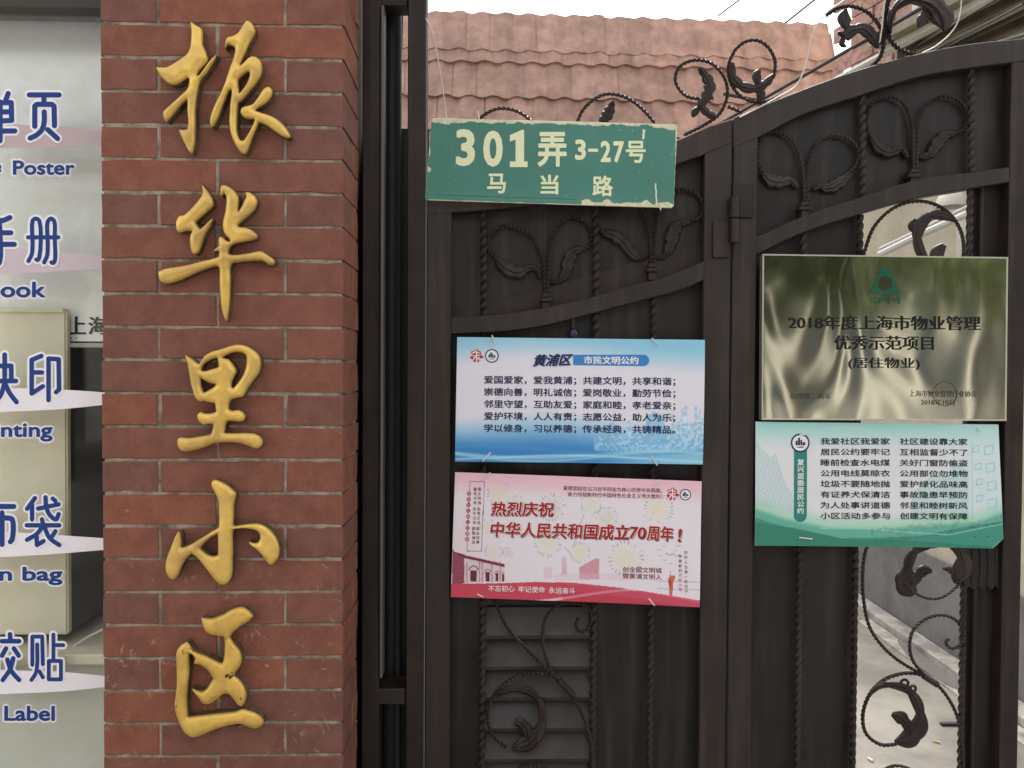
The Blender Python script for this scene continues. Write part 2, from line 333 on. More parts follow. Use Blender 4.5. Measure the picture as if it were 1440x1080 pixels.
def ribbon(pts, r, Y, smooth=True):
    a = catmull(pts, 6) if smooth and len(pts) > 2 else np.array(pts, float)
    n = len(a); T = np.gradient(a, axis=0); T /= np.linalg.norm(T, axis=1)[:, None] + 1e-9; N = np.stack([-T[:, 1], T[:, 0]], 1)
    L = []; R = []
    for i in range(n): L.append(a[i] + N[i] * r); R.append(a[i] - N[i] * r)
    an = np.linspace(0, math.pi, 7)[1:-1]
    e = [a[-1] + r * (math.cos(t) * N[-1] + math.sin(t) * T[-1]) for t in an]
    s = [a[0] + r * (-math.cos(t) * N[0] - math.sin(t) * T[0]) for t in an]
    V = PN(np.array(L + R + e + s), Y); F = [(i, i + 1, n + i + 1, n + i) for i in range(n - 1)]
    k = 2 * n; F.append(tuple([n - 1] + list(range(k, k + len(e))) + [2 * n - 1])); F.append(tuple([n] + list(range(k + len(e), k + 2 * len(e))) + [0]))
    return V, F
def strokes(sts, r, Y, m, parent, name='lettering', org=(0, 0), sc=1.0, dz=.0001):
    parts = []
    for i, s in enumerate(sts):
        sm = True
        if s and s[0] == 'L': sm = False; s = s[1:]
        q = [(org[0] + x / sc, org[1] + y / sc) for x, y in s]
        if sm: q = [tuple(t) for t in catmull(q, 4)]
        for a, b in zip(q[:-1], q[1:]):
            a = np.array(a); b = np.array(b); t = b - a; an = math.atan2(t[1], t[0]); c = []
            for k in range(9): th = an - math.pi / 2 + math.pi * k / 8; c.append(b + r * np.array([math.cos(th), math.sin(th)]))
            for k in range(9): th = an + math.pi / 2 + math.pi * k / 8; c.append(a + r * np.array([math.cos(th), math.sin(th)]))
            parts.append((PN(c, Y - len(parts) * 8e-6), [tuple(range(18))]))
    V, F = merge(parts); return mesh_obj(name, V, F, m, parent)
def flatpoly(poly, Y, m, parent, name, smooth=None):
    a = np.array(poly, float)
    if smooth: a = catmull(poly, 6, True, 50)
    return mesh_obj(name, PN(a, Y), [tuple(range(len(a)))], m, parent)
def polymask(px, py, poly):
    ins = np.zeros(px.shape, bool); n = len(poly)
    for i in range(n):
        x1, y1 = poly[i]; x2, y2 = poly[(i + 1) % n]
        if y1 == y2: continue
        c = ((y1 > py) != (y2 > py)) & (px < (x2 - x1) * (py - y1) / (y2 - y1) + x1); ins ^= c
    return ins
# ================================================================= THE SETTING
g = mesh_obj('ground', [(-120, -120, 0), (120, -120, 0), (120, 120, 0), (-120, 120, 0)], [(0, 1, 2, 3)], M_CONC); g['kind'] = 'structure'
pv = mesh_obj('pavement', *box(-12, 12, -2.6, 1.58, .002, .03), mat('street_paving', (.26, .25, .23), .85, var=1, vscale=5, bump=.5, bscale=60)); pv['kind'] = 'structure'
# ================================================================= BRICK PILLAR
YP = 1.60
pit = 46.33 / FPX * YP
z0line = Z(34.5, YP, 300)          # z of first joint
xl, xr = X(143.5, YP), X(483, YP); xa, xb, xm = X(224, YP), X(401, YP), X(306.5, YP)
pil = thing('brick_pillar', ((xl + xr) / 2, 1.75, 0), 'red brick gate pillar carrying five golden raised characters', 'pillar')
V, F = box(xl + .004, xr - .004, YP + .002, 1.77, .0, 2.75); mesh_obj('mortar', V, F, M_MORTAR, pil)
V, F = box(xl + .05, xr - .015, 1.77, 2.05, .0, 2.75); mesh_obj('core', V, F, M_CORE, pil)
_bc = {}
def brick_mesh(wd, dp, ht, var):
    k = (round(wd, 4), round(dp, 4), var)
    if k in _bc: return _bc[k]
    o = []
    nl = 7 if wd > .1 else 3
    for i in range(nl): o.append((-wd / 2 + wd * i / nl, -ht / 2))
    for i in range(2): o.append((wd / 2, -ht / 2 + ht * i / 2))
    for i in range(nl): o.append((wd / 2 - wd * i / nl, ht / 2))
    for i in range(2): o.append((-wd / 2, ht / 2 - ht * i / 2))
    o = [(x + random.gauss(0, .0005) - (.0012 if random.random() < .1 else 0) * (1 if x > 0 else -1), z + random.gauss(0, .0005) - (.0022 if random.random() < .12 else 0) * (1 if z > 0 else -1)) for x, z in o]
    n = len(o); v = [(x, 0, z) for x, z in o] + [(x, dp, z) for x, z in o]
    f = [tuple(range(n)), tuple(range(2 * n - 1, n - 1, -1))] + [(i, n + i, n + (i + 1) % n, (i + 1) % n) for i in range(n)]
    bm = bmesh.new(); vs = [bm.verts.new(p) for p in v]
    for q in f: bm.faces.new([vs[i] for i in q])
    bmesh.ops.recalc_face_normals(bm, faces=bm.faces)
    bmesh.ops.bevel(bm, geom=[e for e in bm.edges if all(a.co.y < 1e-6 for a in e.verts)], offset=.0018, segments=1, affect='EDGES', clamp_overlap=True)
    bm.verts.index_update(); v = [tuple(a.co) for a in bm.verts]; f = [tuple(a.index for a in q.verts) for q in bm.faces]; bm.free()
    me = bpy.data.meshes.new('brick'); me.from_pydata(v, [], f); me.materials.append(M_BRICK); me.update(); _bc[k] = me; return me
def put_brick(x0, x1, y0, y1, zc):
    o = bpy.data.objects.new('brick', brick_mesh(x1 - x0, y1 - y0, pit - .0052, random.randrange(6))); C.objects.link(o); o.parent = pil
    o.location = Vector(((x0 + x1) / 2 + random.gauss(0, .0004), y0 + random.gauss(0, .0007), zc + random.gauss(0, .0003))) - ROOT[pil.name]
    o.rotation_euler = (random.gauss(0, .002), random.gauss(0, .0015), random.gauss(0, .002))
k0 = -9; jt = .0028
for k in range(k0, 36):
    zt = z0line - (k - 1) * pit; zc = zt - pit / 2
    if zc < .03: break
    cuts = [xl, xa, xb, xr] if k % 2 == 0 else [xl, xm, xr]
    for i in range(len(cuts) - 1):
        a = cuts[i] + (jt if i else 0); b = cuts[i + 1] - (jt if i < len(cuts) - 2 else 0)
        dp = .105 if (i == len(cuts) - 2) else .03
        put_brick(a, b, YP, YP + dp + (.035 if k % 2 and i == len(cuts) - 2 else 0), zc)
    ys = YP + .105 + (.035 if k % 2 else 0) + .007
    put_brick(xr - .05, xr, ys, 1.772, zc)
# ================================================================= GOLD CHARACTERS
def relief(polys, org, sc, Yb, wall, dome, R, mats, name, label, step=.002):
    """polygons in zoomed photo pixels -> pillowed solid standing off the wall at Yb"""
    cs = []
    for p in polys:
        q = catmull([(org[0] + x / sc, org[1] + y / sc) for x, y in p], 5, True, 55)
        w3 = PN(q, Yb - wall); cs.append(w3[:, [0, 2]])
    allp = np.concatenate(cs); mn = allp.min(0) - step * 2; mx = allp.max(0) + step * 2
    nx = int((mx[0] - mn[0]) / step) + 2; nz = int((mx[1] - mn[1]) / step) + 2
    gx = mn[0] + np.arange(nx) * step; gz = mn[1] + np.arange(nz) * step
    GX, GZ = np.meshgrid(gx, gz, indexing='ij'); ins = np.zeros(GX.shape, bool); dist = np.full(GX.shape, 9.)
    for c in cs:
        A = c; B = np.roll(c, -1, 0); ins ^= polymask(GX, GZ, [tuple(t) for t in c])
        for a, b in zip(A, B):
            d = b - a; L = d.dot(d) + 1e-12; t = np.clip(((GX - a[0]) * d[0] + (GZ - a[1]) * d[1]) / L, 0, 1)
            dist = np.minimum(dist, np.hypot(GX - a[0] - t * d[0], GZ - a[1] - t * d[1]))
    sd = np.where(ins, dist, -dist); sd[np.abs(sd) < 1e-5] = 1e-5
    tt = np.clip(sd / R, 0, 1); H = dome * np.sqrt(np.maximum(0, 1 - (1 - tt) ** 2))
    for _ in range(5):
        Hp = np.pad(H, 1, 'edge'); Hb = (Hp[:-2, 1:-1] + Hp[2:, 1:-1] + Hp[1:-1, :-2] + Hp[1:-1, 2:] + 4 * H) / 8; H = np.where(sd > R * .35, Hb, H)
    V = []; F = []; MI = []; key = {}
    def vid(k, p):
        if k not in key: key[k] = len(V); V.append(p)
        return key[k]
    Yf = Yb - wall; back = {}
    def cv(i, j): return vid(('c', i, j), (gx[i], Yf - H[i, j], gz[j]))
    def ev(i, j, i2, j2):
        a, b = sd[i, j], sd[i2, j2]; t = a / (a - b)
        return vid(('e',) + tuple(sorted([(i, j), (i2, j2)])), (gx[i] + t * (gx[i2] - gx[i]), Yf, gz[j] + t * (gz[j2] - gz[j])))
    act = (sd[:-1, :-1] > 0) | (sd[1:, :-1] > 0) | (sd[:-1, 1:] > 0) | (sd[1:, 1:] > 0)
    walls = []
    for i, j in zip(*np.nonzero(act)):
        cr = [(i, j), (i + 1, j), (i + 1, j + 1), (i, j + 1)]; pl = []; tags = []
        for q in range(4):
            a = cr[q]; b = cr[(q + 1) % 4]; sa = sd[a] > 0; sb = sd[b] > 0
            if sa: pl.append(cv(*a)); tags.append(0)
            if sa != sb: pl.append(ev(*a, *b)); tags.append(2 if sa else 1)
        if len(pl) >= 3: F.append(tuple(pl)); MI.append(0)
        for q in range(len(pl)):
            if tags[q] == 2 and tags[(q + 1) % len(pl)] == 1: walls.append((pl[q], pl[(q + 1) % len(pl)]))
    for a, b in walls:
        ids = []
        for q in (b, a):
            if q not in back: p = V[q]; back[q] = len(V); V.append((p[0], Yb + .002, p[2]))
            ids.append(back[q])
        F.append((b, a, ids[1], ids[0])); MI.append(1)
    c = np.mean(V, 0)
    o = mesh_obj(name, V, F, mats, None, True, MI, at=(c[0], Yb, min(v[2] for v in V)))
    return tag(o, label, 'character', 'golden characters down the pillar')
ZHEN_A = [(285,55),(330,85),(372,112),(380,150),(378,200),(382,240),(400,280),(418,335),(415,360),(395,385),(365,415),(345,445),(335,470),(350,465),(385,420),(430,360),(490,298),(470,350),(440,400),(405,455),(370,490),(355,525),(343,580),(332,650),(325,730),(325,820),(325,900),(318,990),(300,1062),(275,1045),(245,990),(215,930),(195,875),(235,877),(262,872),(268,820),(262,740),(262,650),(215,690),(170,745),(125,800),(103,820),(88,800),(78,765),(82,740),(140,685),(200,630),(260,570),(272,545),(275,490),(262,485),(225,510),(180,535),(145,538),(110,520),(75,490),(45,450),(22,402),(60,405),(110,402),(160,375),(220,335),(262,300),(282,260),(290,200),(292,130)]
ZHEN_B = [(712,47),(750,65),(780,130),(765,170),(735,220),(700,300),(672,360),(662,395),(690,370),(725,335),(760,320),(795,330),(825,365),(832,410),(820,470),(790,520),(740,580),(700,630),(665,665),(650,672),(646,700),(642,780),(638,850),(645,910),(665,955),(690,960),(715,925),(740,880),(765,830),(775,800),(740,795),(700,790),(672,765),(665,735),(680,708),(720,695),(755,685),(790,645),(825,590),(850,560),(880,550),(905,570),(908,605),(885,650),(845,685),(800,710),(775,732),(800,740),(870,762),(940,795),(1000,850),(1035,900),(1048,930),(1035,942),(1000,935),(930,895),(870,850),(815,825),(805,822),(790,860),(760,930),(730,1010),(712,1055),(695,1068),(665,1050),(625,990),(595,920),(582,840),(582,760),(588,680),(597,610),(598,575),(580,580),(560,620),(530,700),(500,780),(470,840),(445,868),(433,830),(440,770),(470,690),(520,590),(555,500),(580,420),(610,340),(622,290),(620,255),(590,235),(565,235),(548,265),(550,215),(565,180),(610,165),(650,140),(680,90)]
ZHEN_H = [(725,435),(735,450),(725,500),(700,550),(660,600),(652,560),(650,500),(665,480),(695,455)]
HUA_A = [(348,35),(375,70),(415,120),(437,165),(435,205),(400,240),(350,285),(310,320),(325,350),(345,370),(375,345),(410,310),(440,290),(420,340),(385,400),(355,480),(330,540),(305,557),(285,545),(270,490),(270,420),(285,385),(240,385),(205,398),(180,390),(167,350),(175,300),(195,275),(225,270),(270,230),(320,175),(355,125),(360,90)]
HUA_B = [(505,50),(540,58),(590,95),(620,140),(620,200),(617,250),(640,210),(665,160),(675,130),(662,110),(690,102),(730,125),(755,165),(745,215),(700,270),(650,310),(615,345),(625,355),(670,360),(720,380),(760,415),(755,440),(710,455),(650,465),(590,480),(560,500),(550,520),(548,545),(565,555),(620,555),(690,545),(740,535),(785,530),(820,550),(870,585),(888,610),(870,632),(840,630),(800,605),(750,600),(690,605),(620,612),(575,620),(562,640),(562,720),(560,820),(555,920),(545,1000),(535,1048),(515,1010),(497,940),(488,860),(482,760),(478,650),(465,640),(420,650),(350,675),(280,705),(200,740),(120,765),(70,760),(42,720),(38,680),(80,660),(160,645),(250,630),(340,605),(430,585),(475,570),(480,535),(455,530),(428,535),(450,515),(478,495),(472,450),(485,425),(505,430),(535,455),(560,462),(552,440),(525,415),(507,370),(507,310),(520,260),(530,190),(527,130),(515,115),(495,142),(487,100),(492,65)]
LI_A = [(95,152),(150,180),(195,215),(225,235),(245,200),(280,155),(330,125),(400,105),(470,82),(540,62),(600,60),(650,75),(710,110),(755,150),(773,200),(772,260),(755,320),(710,380),(665,440),(635,490),(615,525),(560,540),(510,555),(492,590),(490,640),(520,650),(575,643),(615,665),(635,700),(625,735),(590,750),(530,745),(480,745),(462,770),(455,820),(450,850),(500,852),(580,850),(660,850),(730,860),(780,895),(793,940),(770,980),(730,990),(670,970),(600,945),(530,935),(440,935),(350,950),(270,980),(190,1005),(110,1018),(60,1005),(30,960),(28,905),(55,890),(120,895),(200,885),(280,870),(328,860),(345,810),(350,775),(310,772),(265,778),(230,755),(205,710),(210,680),(245,662),(265,672),(310,675),(360,665),(375,655),(368,610),(365,585),(310,578),(260,565),(235,572),(195,545),(165,470),(145,390),(130,300),(115,220)]
LI_H1 = [(240,288),(262,240),(310,205),(385,178),(393,215),(395,262),(330,280),(262,297)]
LI_H2 = [(243,360),(275,385),(320,405),(375,418),(350,440),(300,470),(268,490),(245,440),(240,395)]
LI_H3 = [(430,175),(480,150),(540,130),(600,132),(640,155),(648,200),(638,270),(610,340),(570,400),(530,450),(512,440),(515,400),(540,340),(557,300),(535,250),(490,195)]
XIAO_A = [(485,62),(540,85),(600,120),(650,165),(670,190),(660,240),(648,300),(645,400),(642,480),(655,488),(720,478),(800,468),(880,468),(950,500),(1010,555),(1050,620),(1068,690),(1060,770),(1030,820),(990,852),(965,835),(910,760),(850,700),(800,660),(780,628),(830,645),(870,640),(888,600),(880,555),(850,530),(790,515),(720,512),(650,522),(640,540),(640,640),(638,760),(635,880),(625,960),(590,1015),(545,1032),(500,1010),(430,930),(370,850),(310,780),(262,745),(230,770),(190,820),(160,880),(130,950),(95,985),(60,970),(25,910),(18,850),(35,770),(70,680),(100,600),(130,545),(145,535),(160,570),(165,630),(163,688),(230,665),(300,625),(370,585),(440,540),(505,500),(512,450),(510,350),(505,260),(480,190),(450,140),(440,95),(455,68)]
XIAO_H = [(340,690),(375,650),(430,600),(498,560),(500,640),(500,755),(460,765),(410,750),(370,720)]
QU_A = [(228,148),(300,155),(380,130),(450,90),(530,70),(570,90),(615,138),(580,175),(510,220),(460,265),(442,295),(470,340),(510,390),(527,450),(515,510),(485,550),(470,580),(500,600),(540,650),(560,710),(553,770),(530,808),(500,795),(465,750),(430,715),(395,718),(345,755),(290,790),(240,785),(205,740),(175,700),(155,672),(200,690),(240,695),(280,655),(315,600),(285,550),(230,505),(172,488),(180,450),(165,425),(140,415),(137,470),(140,540),(130,640),(122,740),(125,830),(130,885),(200,878),(300,865),(400,855),(480,845),(530,828),(580,838),(640,860),(685,900),(690,935),(660,965),(620,972),(570,955),(520,938),(450,945),(370,965),(290,995),(220,1025),(170,1037),(110,1005),(65,930),(40,860),(28,800),(35,740),(45,650),(45,560),(42,480),(45,400),(75,355),(120,327),(140,345),(165,385),(200,410),(270,435),(330,465),(380,490),(395,450),(400,380),(400,330),(393,290),(340,285),(270,260),(240,210)]
for nm, pl, og, sc_, lb, mm in [
    ('raised_character', [ZHEN_A, ZHEN_B, ZHEN_H], (215, 20), 5.4, 'golden cursive character at the top of the brick pillar, in two separate halves', M_GOLD),
    ('raised_character', [HUA_A, HUA_B], (215, 250), 5.143, 'golden character with a long downward spike, second from the top of the pillar', M_GOLD),
    ('raised_character', [LI_A, LI_H1, LI_H2, LI_H3], (245, 475), 6.354, 'golden character with a looped top and a wide flat base stroke, middle of the pillar', M_GOLD),
    ('raised_character', [XIAO_A, XIAO_H], (230, 665), 6.547, 'golden character with one hooked upright and a curved dot on the right', M_GOLD),
    ('raised_character', [QU_A], (240, 840), 5.27, 'lowest golden character, paint flaking, shaped like an open bracket round a cross', M_GOLDW)]:
    relief(pl, og, sc_, YP - .0005, .019, .0095, .0135, [mm, M_GSIDE], nm, lb)
# ================================================================= GATE FRAME (left posts)
YG = 1.84
def vbox(px0, px1, zt, zb, Ya, Yb_, w=.002): return bevelled(*box(X(px0, Ya), X(px1, Ya), Ya, Yb_, zb, zt), w)
fr = thing('gate_post', (X(553, YG), YG + .03, 0), 'dark fixed steel gate post of two uprights with a slot between, beside the brick pillar', 'gate post')
mesh_obj('upright', *vbox(509, 533.5, 2.75, 0, YG - .01, YG + .06), M_GATE, fr)
mesh_obj('edge_highlight_strip', *vbox(534, 538.5, Z(14, YG), Z(950, YG), YG - .014, YG + .03), mat('highlight_strip', (.11, .1, .1), .4, spec=.5), fr)  # paler strip paints the highlight along the upright's edge
mesh_obj('upright', *vbox(572, 597, 2.75, 0, YG - .012, YG + .06), M_GATE, fr)
mesh_obj('cross_bar', *bevelled(*box(X(533.5, YG), X(572, YG), YG - .004, YG + .05, Z(12, YG), 2.75), .002), M_GATE, fr)
mesh_obj('cross_bar', *bevelled(*box(X(533.5, YG), X(572, YG), YG - .008, YG + .075, Z(988, YG), Z(966, YG)), .002), M_GATE_OLIVE, fr)
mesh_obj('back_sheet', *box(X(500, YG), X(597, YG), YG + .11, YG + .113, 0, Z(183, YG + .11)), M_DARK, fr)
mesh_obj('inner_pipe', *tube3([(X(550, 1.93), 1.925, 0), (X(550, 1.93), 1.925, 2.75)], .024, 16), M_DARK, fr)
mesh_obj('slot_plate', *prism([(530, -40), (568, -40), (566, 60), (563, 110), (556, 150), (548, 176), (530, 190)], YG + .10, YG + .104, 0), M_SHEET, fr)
mesh_obj('highlight_bead', *tube3([(X(598.3, YG - .012), YG - .006, 2.75), (X(598.3, YG), YG - .006, .02)], .0016, 6), M_WIRE if False else mat('edge_highlight_metal', (.2, .19, .19), .35, metal=.6), fr)  # thin pale bead puts the bright edge highlight into the metal colour
# ================================================================= GATE LEAVES
TWR = .0078
def twisted(pts, Y, r=TWR, tw=12): return tube3(pxpath(pts, Y, 4, .0035), r, 4, tw)
def tbar(px, ytop, Y, zb=.06, r=TWR):
    p = P(px, ytop, Y); x = X(px, Y); zt = p.z
    a = np.stack([np.full(400, x), np.full(400, Y), np.linspace(zt, zb, 400)], 1); return tube3(a, r, 4, 12)
def rail(top, bot, Ya, Yb_): 
    t = catmull(top, 6); b = catmull(bot, 6); return prism(list(map(tuple, t)) + list(map(tuple, b[::-1])), Ya, Yb_, .002)
LT = [(598, 266), (660, 262), (720, 255), (790, 242), (860, 225), (953, 196), (990, 181), (1029.5, 166.5)]
LB = [(598, 303), (635, 299), (700, 294), (755, 287), (830, 270), (900, 250), (960, 228), (993, 216), (1029.5, 201)]
RT = [(1031.5, 166), (1110, 133), (1207, 98), (1293, 75), (1360, 62), (1447, 53)]
RB = [(1031.5, 208), (1067, 193), (1127, 162), (1207, 135), (1293, 108), (1360, 96), (1447, 85)]
LT2 = [(634, 446), (707, 442), (765, 433), (829, 419), (878, 404), (936, 389), (996, 365)]
LB2 = [(634, 470), (707, 466), (765, 458), (829, 442), (878, 429), (956, 408), (996, 391)]
RT2 = [(1062, 335), (1133, 303), (1213, 277), (1293, 252), (1360, 243), (1420, 235)]
RB2 = [(1062, 359), (1127, 328), (1213, 300), (1293, 278), (1360, 266), (1420, 256)]
GL = thing('gate_leaf', (X(815, YG), YG + .02, 0), 'dark brown steel gate leaf carrying the blue poster and the pink poster', 'gate', 'leaves of the iron gate')
GR = thing('gate_leaf', (X(1240, YG), YG + .02, 0), 'dark brown steel gate leaf with an open strip of scrollwork, carrying the steel plaque', 'gate', 'leaves of the iron gate')
mesh_obj('top_rail', *rail(LT, LB, YG, YG + .045), M_GATE_OLIVE, GL)
mesh_obj('middle_rail', *rail(LT2, LB2, YG + .003, YG + .04), M_GATE_OLIVE, GL)
mesh_obj('stile', *vbox(599, 634, Z(285, YG, 610), .04, YG + .001, YG + .044), M_GATE_OLIVE, GL)
mesh_obj('stile', *vbox(988, 1026, Z(195, YG, 1010), .04, YG + .0015, YG + .044), M_GATE_OLIVE, GL)
mesh_obj('bottom_rail', *bevelled(*box(X(634, YG), X(988, YG), YG + .003, YG + .043, .05, .12), .002), M_GATE, GL)
mesh_obj('top_rail', *rail(RT, RB, YG, YG + .045), M_GATE_OLIVE, GR)
mesh_obj('middle_rail', *rail(RT2, RB2, YG + .003, YG + .04), M_GATE_OLIVE, GR)
mesh_obj('stile', *vbox(1028.5, 1062, Z(185, YG, 1040), .04, YG + .0015, YG + .044), M_GATE_OLIVE, GR)
mesh_obj('stile', *vbox(1415, 1441, Z(75, YG, 1430), .04, YG + .002, YG + .044), M_GATE, GR)
mesh_obj('bottom_rail', *bevelled(*box(X(1062, YG), X(1415, YG), YG + .003, YG + .043, .05, .12), .002), M_GATE, GR)
YS = YG + .034
def sheet(poly, Y, parent, m=None, name='panel', w=.001): return mesh_obj(name, *prism(poly, Y, Y + .002, 0), m or M_SHEET, parent)
def band(top, bot): return list(map(tuple, catmull(top, 5))) + list(map(tuple, catmull(bot, 5)[::-1]))
ltop = [(x, y - 10) for x, y in LB if x > 610]; lbot = [(x, y + 6) for x, y in LT2]
sheet(band([(632, 290)] + ltop[1:-1] + [(996, 205)], lbot), YS, GL)
# lower strip of sheet whose edge climbs to the right
step_t = [(634, 443), (700, 423), (763, 406), (838, 385), (900, 366), (991, 342)]
sheet(band(step_t, [(x, y + 8) for x, y in LT2]), YS - .005, GL, M_GATE)
def vsheet(px0, px1, pytop, Y, parent, m=None, zb=.1, pxc=None):
    return mesh_obj('panel', *box(X(px0, Y), X(px1, Y), Y, Y + .002, zb, Z(pytop, Y, (px0 + px1) / 2)), m or M_SHEET, parent)
vsheet(632, 686, 455, YS + .003, GL); vsheet(680, 836, 430, YS + .006, GL, zb=Z(851, YS)); vsheet(830, 921, 404, YS + .004, GL); vsheet(914, 992, 378, YS + .003, GL)
rtop = [(x, y - 10) for x, y in RB]; 
sheet(band([(1058, 190)] + rtop[1:-1] + [(1420, 82)], [(x, y + 6) for x, y in RT2]), YS, GR)
vsheet(1058, 1130, 316, YS + .005, GR); vsheet(1124, 1207, 286, YS + .003, GR); vsheet(1362, 1416, 248, YS + .003, GR)
# twisted bars
for px, yt in ((680, 466), (837, 440), (918, 418)): mesh_obj('twisted_bar', *tbar(px, yt, YG + .018), M_GATE, GL)
for px, yt in ((1127.5, 328), (1206.5, 302), (1359.5, 266)): mesh_obj('twisted_bar', *tbar(px, yt, YG + .018), M_GATE, GR)
mesh_obj('ridge', *vbox(1376, 1380, Z(262, YG + .02, 1380), .1, YG + .02, YG + .034), M_GATE, GR)
for px, a, b in ((680, 297, 445), (838, 268, 418)): mesh_obj('twisted_bar', *twisted([(px, a), (px, b)], YG + .018), M_GATE, GL)
for px, a, b in ((1213, 134, 277), (1366, 95, 242)): mesh_obj('twisted_bar', *twisted([(px, a), (px, b)], YG + .018), M_GATE_OLIVE, GR)
# heart scrolls between the rails
def plinth(px, y0, y1, Y, parent):
    mesh_obj('plinth', *merge([prism([(px - 4, y0 + 1), (px + 4, y0 + 1), (px + 6.5, y0 + 7), (px - 6.5, y0 + 7)], Y - .006, Y + .02), prism([(px - 8, y0 + 7.5), (px + 8, y0 + 7.5), (px + 8, y0 + 13), (px - 8, y0 + 13)], Y - .010, Y + .02), prism([(px - 5.5, y0 + 13.5), (px + 5.5, y0 + 13.5), (px + 5.5, y1), (px - 5.5, y1)], Y - .005, Y + .02)]), M_GATE, parent)
def heart(px, yb, left, right, lleaf, rleaf, parent, mm=M_GATE):
    Yh = YG + .022
    mesh_obj('scroll', *scroll([(px - 2, yb), (px - 3, yb - 35)] + left, Yh), mm, parent)
    mesh_obj('scroll', *scroll([(px + 2, yb), (px + 3, yb - 35)] + right, Yh), mm, parent)
    for lf in (lleaf, rleaf):
        if lf: mesh_obj('acanthus_leaf', *leafrib(lf[0], lf[1], Yh + .004), mm, parent)
plinth(768, 411, 434, YG + .012, GL); plinth(917.5, 369, 394, YG + .012, GL)
heart(768, 412, [(757, 350), (744, 330), (712, 317), (690, 330), (686, 347), (694, 360), (704, 372)], [(773, 345), (783, 320), (803, 306), (822, 312), (831, 330), (829, 345), (818, 352)],
      ([(698, 364), (712, 378), (730, 383), (744, 377), (755, 379), (759, 393)], [4, 9, 9, 5, 4, 2]), ([(823, 349), (808, 353), (800, 366), (795, 384), (786, 395), (773, 397)], [3, 7, 9, 7, 4, 2]), GL)
heart(917.5, 371, [(908, 310), (895, 275), (865, 262), (845, 280), (838, 305), (845, 325), (860, 330)], [(924, 312), (935, 280), (960, 266), (982, 275), (989, 292), (983, 307), (972, 310)],
      ([(846, 328), (862, 331), (878, 342), (888, 356), (900, 364), (913, 357)], [3, 8, 8, 7, 4, 2]), ([(972, 311), (957, 314), (948, 325), (943, 345), (935, 360), (922, 363)], [3, 6, 10, 8, 4, 2]), GL)
plinth(1133, 282, 306, YG + .012, GR); plinth(1287, 236, 258, YG + .012, GR)
heart(1133, 283, [(1123, 215), (1108, 192), (1087, 185), (1070, 196), (1066, 215), (1068, 235), (1076, 248)], [(1139, 225), (1150, 202), (1172, 190), (1195, 196), (1207, 213), (1204, 232), (1192, 245)],
      ([(1072, 243), (1085, 254), (1100, 256), (1113, 254), (1121, 264)], [4, 9, 8, 5, 4]), ([(1198, 243), (1182, 256), (1166, 264), (1153, 262), (1143, 266)], [4, 8, 8, 4, 3]), GR, M_GATE_OLIVE)
heart(1287, 237, [(1281, 170), (1270, 145), (1250, 136), (1228, 145), (1219, 165), (1221, 185), (1227, 197)], [(1293, 168), (1305, 145), (1328, 135), (1350, 143), (1361, 163), (1357, 180), (1345, 189)],
      ([(1224, 190), (1236, 207), (1252, 214), (1268, 210), (1277, 222)], [3, 8, 8, 5, 3]), ([(1348, 187), (1330, 190), (1318, 203), (1308, 217), (1293, 221)], [3, 7, 9, 6, 3]), GR)
# louvres
lv = YG + .03
for i in range(14):
    yt = 861 + i * 43.3; zc = Z(yt, lv); zb = Z(yt + 31, lv)
    if zb < .12: break
    x0, x1 = X(681, lv), X(835, lv)
    v = [(x0, lv + .025, zc + .004), (x1, lv + .025, zc + .004), (x1, lv - .008, zb), (x0, lv - .008, zb), (x0, lv - .006, zb - .009), (x1, lv - .006, zb - .009), (x0, lv + .028, zc - .004), (x1, lv + .028, zc - .004)]
    f = [(0, 3, 2, 1), (3, 4, 5, 2), (4, 6, 7, 5), (6, 0, 1, 7), (0, 6, 4, 3), (1, 2, 5, 7)]
    mesh_obj('louvre_slat', v, f, M_LOUV, GL)
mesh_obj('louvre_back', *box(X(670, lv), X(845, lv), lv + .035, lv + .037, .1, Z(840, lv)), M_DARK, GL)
# vine scrolls over the louvres
YV = YG + .010
def SCR(pts, parent, mm=M_GATE, r=.0042): mesh_obj('scroll', *scroll(pts, YV, r), mm, parent)
def LEAF(pts, ws, parent, mm=M_GATE, lobes=5, th=.0065): mesh_obj('acanthus_leaf', *leafrib(pts, ws, YV - .001, th, lobes), mm, parent)
SCR([(693, 838), (712, 880), (740, 912), (766, 938), (790, 962), (808, 985), (822, 1012), (831, 1045), (833, 1110)], GL)
SCR([(778, 950), (768, 925), (763, 897), (768, 868), (785, 851), (808, 848), (825, 853), (832, 868), (826, 884), (815, 888), (810, 878), (813, 869)], GL)
SCR([(795, 962), (770, 949), (745, 947), (715, 957), (693, 980), (686, 1010), (694, 1035), (712, 1051)], GL)
LEAF([(697, 978), (712, 970), (733, 968), (752, 978), (763, 998), (760, 1025), (745, 1043), (720, 1052)], [3, 4, 5, 5, 5, 7, 12, 4], GL)
LEAF([(724, 1013), (735, 1018), (742, 1030), (744, 1045)], [5, 7, 8, 6], GL, lobes=3)
SCR([(700, 1130), (715, 1095), (740, 1076), (770, 1080), (785, 1100)], GL)
mesh_obj('collar', *tube3(pxpath([(786, 957), (806, 978)], YV), .0075, 8), M_GATE, GL)
